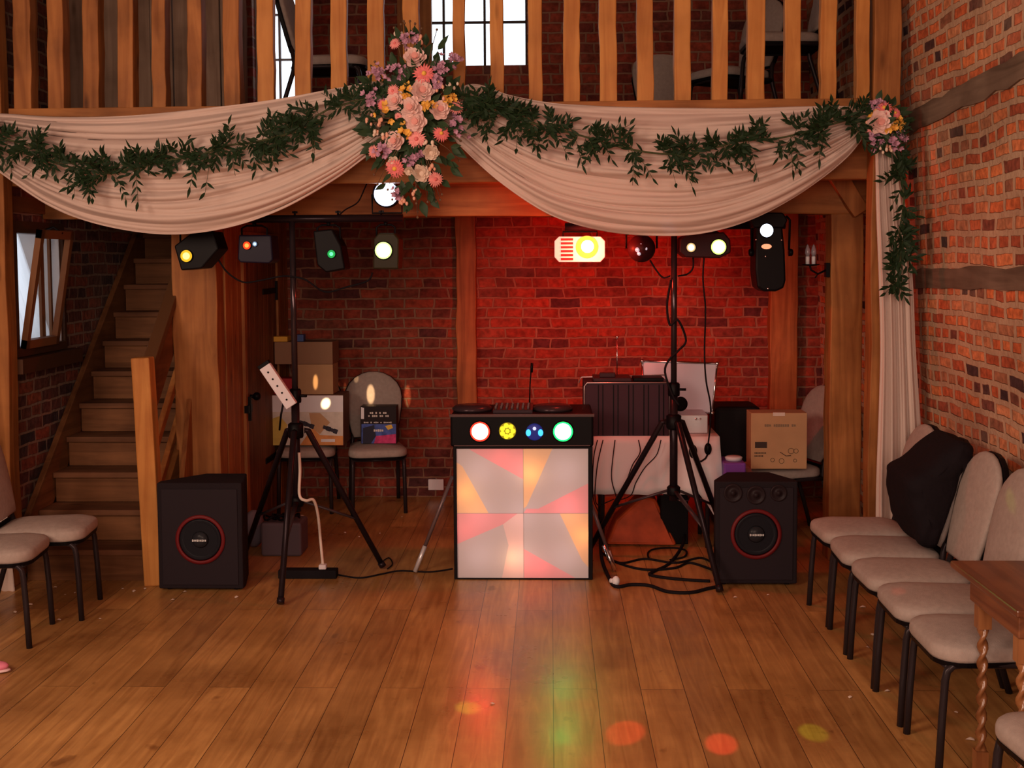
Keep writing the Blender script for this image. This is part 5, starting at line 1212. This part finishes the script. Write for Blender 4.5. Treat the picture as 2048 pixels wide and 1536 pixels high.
# ------------------------------------------------------------------ garment on second right chair
ch2 = [o for o in bpy.data.objects if o.name.startswith('banquet_chair') and o.parent is None and 'black garment hung' in o.get('label', '')][0]
b = MB(); oj = [(1903,872),(1928,880),(1930,896),(1905,925),(1888,985),(1872,1040),(1853,1086),(1824,1074),(1806,1028),(1796,986),(1800,946),(1835,926),(1870,893)]
loop = catmull([Vector((x, y, 0)) for x, y in oj+[oj[0]]], 52)[:-1]; n = len(loop); cxj, cyj = 1862, 975
vs = []; fs = []; rings = [(5.43,.60),(5.44,.84),(5.47,.96),(5.54,1.0),(5.62,1.0),(5.72,1.0),(5.82,.97),(5.88,.85),(5.90,.6)]
base_ = [P(q.x, q.y, 5.60) for q in loop]; cj = P(cxj, cyj, 5.60)
for yy, sc in rings:
    for i, q in enumerate(base_):
        nz = noise.noise(Vector((q.x*9, yy*6, q.z*9)))*.018
        v = cj+(q-cj)*(sc)+Vector((nz, 0, nz)); vs.append(Vector((v.x, yy+noise.noise(Vector((q.x*12, 3, q.z*12)))*.02, v.z)))
for j in range(len(rings)-1):
    for i in range(n): i2 = (i+1) % n; fs.append((j*n+i, j*n+i2, (j+1)*n+i2, (j+1)*n+i))
fs += [tuple(range(n)), tuple((len(rings)-1)*n+i for i in range(n))]
b.add(vs, fs, True); t = b.build('black_jacket', mat('jacket_black', (.010,.007,.009), .85, bump=.5, bscale=25)); tag(t, 'black jacket draped over the back of the second right chair', 'jacket')
# ------------------------------------------------------------------ barley twist table
WD = wood('dark_polished', (.10,.030,.013), (.24,.085,.032), 'y', .28, spec=.6)
t = thing('side_table', 'small dark wooden table with barley twist legs at the right edge', 'table', (1.68, 3.98, 0))
MB().box((1.44, 3.70, .725), (1.96, 4.32, .75)).build('tabletop', WD, t, bevel=.006)
MB().box((1.47, 3.76, .64), (1.94, 4.20, .724)).build('apron', WD, t, bevel=.004)
for x in (1.50, 1.90):
    for y in (3.80, 4.15):
        b = MB(); nseg = 90; nn = 12; vs = []; fs = []
        b.cbox((x, y, .60), (.045, .045, .09)); b.cbox((x, y, .06), (.042, .042, .12))
        for i in range(nseg+1):
            z = .12+(.56-.12)*i/nseg; tw_ = z*2*math.pi/.062*.5
            for k in range(nn):
                a = 2*math.pi*k/nn; r = .0135+.0065*math.cos(2*(a-tw_)); vs.append((x+r*math.cos(a), y+r*math.sin(a), z))
        for i in range(nseg):
            for k in range(nn): k2 = (k+1) % nn; fs.append((i*nn+k, i*nn+k2, (i+1)*nn+k2, (i+1)*nn+k))
        b.add(vs, fs, True); b.build('twisted_leg', wood('twist_wood', (.20,.07,.025), (.36,.15,.055), 'z', .25, spec=.6), t)
# ------------------------------------------------------------------ gallery furniture
def up(x, y, rz, lab, z, grp=None): return chair(x, y, rz, lab, grp, z=GF+z)
gxr = XA(1562, 80, 7.62)
def platform(x0, x1, y0, y1, h, lab):
    t = MB().box((x0, y0, GF+.0005), (x1, y1, GF+h)).build('stage_block', M_blackm, bevel=.004); tag(t, lab, 'platform')
platform(gxr-.28, gxr+.36, 7.36, 7.88, .285, 'black block carrying the raised chair behind the right gallery slats')
up(gxr, 7.62, -90, 'raised beige chair in profile behind the right gallery slats', .286)
gxl = XA(664, 100, 7.75)
platform(gxl-.36, gxl+.28, 7.47, 8.03, .20, 'black block carrying the raised chair behind the left gallery slats')
up(gxl, 7.75, 90, 'raised chair in profile in front of the narrow pale gallery window', .201)
for k, (px_, y_) in enumerate(((1425, 8.55), (1440, 8.2), (1462, 7.9))): pass
up(XA(1462, 150, 8.35), 8.35, -60, 'grey padded chair deeper on the gallery, left of the raised right chair', .19)
up(XA(1328, 150, 8.9), 8.92, 0, 'single chair with a purplish back against the gallery brick wall', .0005)
# stool supports for the raised chair
platform(XA(1462, 150, 8.35)-.36, XA(1462, 150, 8.35)+.38, 8.02, 8.72, .189, 'low black block under the chair left of the raised gallery chair')
# ------------------------------------------------------------------ floor litter
rnd = random.Random(21); M_pet = mat('dried_petal', (.70,.55,.45), .7)
spots = [(473,1195),(370,1184),(268,1183),(290,1178),(245,1178),(110,1175),(130,1190),(150,1186),(160,1210),(60,1210),(30,1225),(345,1200),(200,1238),(118,1240),(605,1005),(604,1033),(608,1050),(690,1066),(760,1067),(718,1074),(804,1034),(1725,1215),(1745,1270),(1775,1383),(1700,1395),(1912,1425),(1940,1480),(1735,1295),(985,1408),(1470,1195),(1536,1190)]
p0 = None
for i, (x, y) in enumerate(spots):
    if p0 is None:
        b = MB(); b.add([(-.012,-.004,.001),(0,-.008,.004),(.013,-.002,.002),(.009,.006,.005),(-.006,.007,.003),(0,0,.009)], [(0,1,5),(1,2,5),(2,3,5),(3,4,5),(4,0,5)], True); p0 = b.build('flower_petal', M_pet, base=False); o = p0
    else: o = p0.copy(); COL.objects.link(o)
    o.location = PZ(x, y, .0005); o.rotation_euler = (0, 0, rnd.uniform(0, 6.28)); o.scale = [rnd.uniform(.6, 1.5)]*3
    rg = ('in front of the bottom stair' if 100 < x < 300 and y < 1230 else 'beneath the left chairs' if x < 100 else 'beside the left loudspeaker' if x < 560 else 'behind the left tripod' if x < 850 else 'in front of the disco console' if x < 1100 else 'near the right loudspeaker' if x < 1600 else 'under the right row of chairs')
    tag(o, 'tiny pale fallen petal on the floorboards '+rg, 'petal', 'fallen petals '+rg)
c = PZ(0, 1345, 0); t = thing('pink_slipper', 'pink slipper toe at the left edge of the floor', 'shoe', c)
MB().sphere(c+Vector((-.05,0,.012)), .10, sc=(1,.42,.12)).build('sole', mat('slipper_sole', (.75,.55,.55), .6), t)
MB().sphere(c+Vector((-.02,0,.030)), .06, sc=(1,.62,.35)).build('strap', mat('slipper_pink', (.75,.22,.32), .6), t)
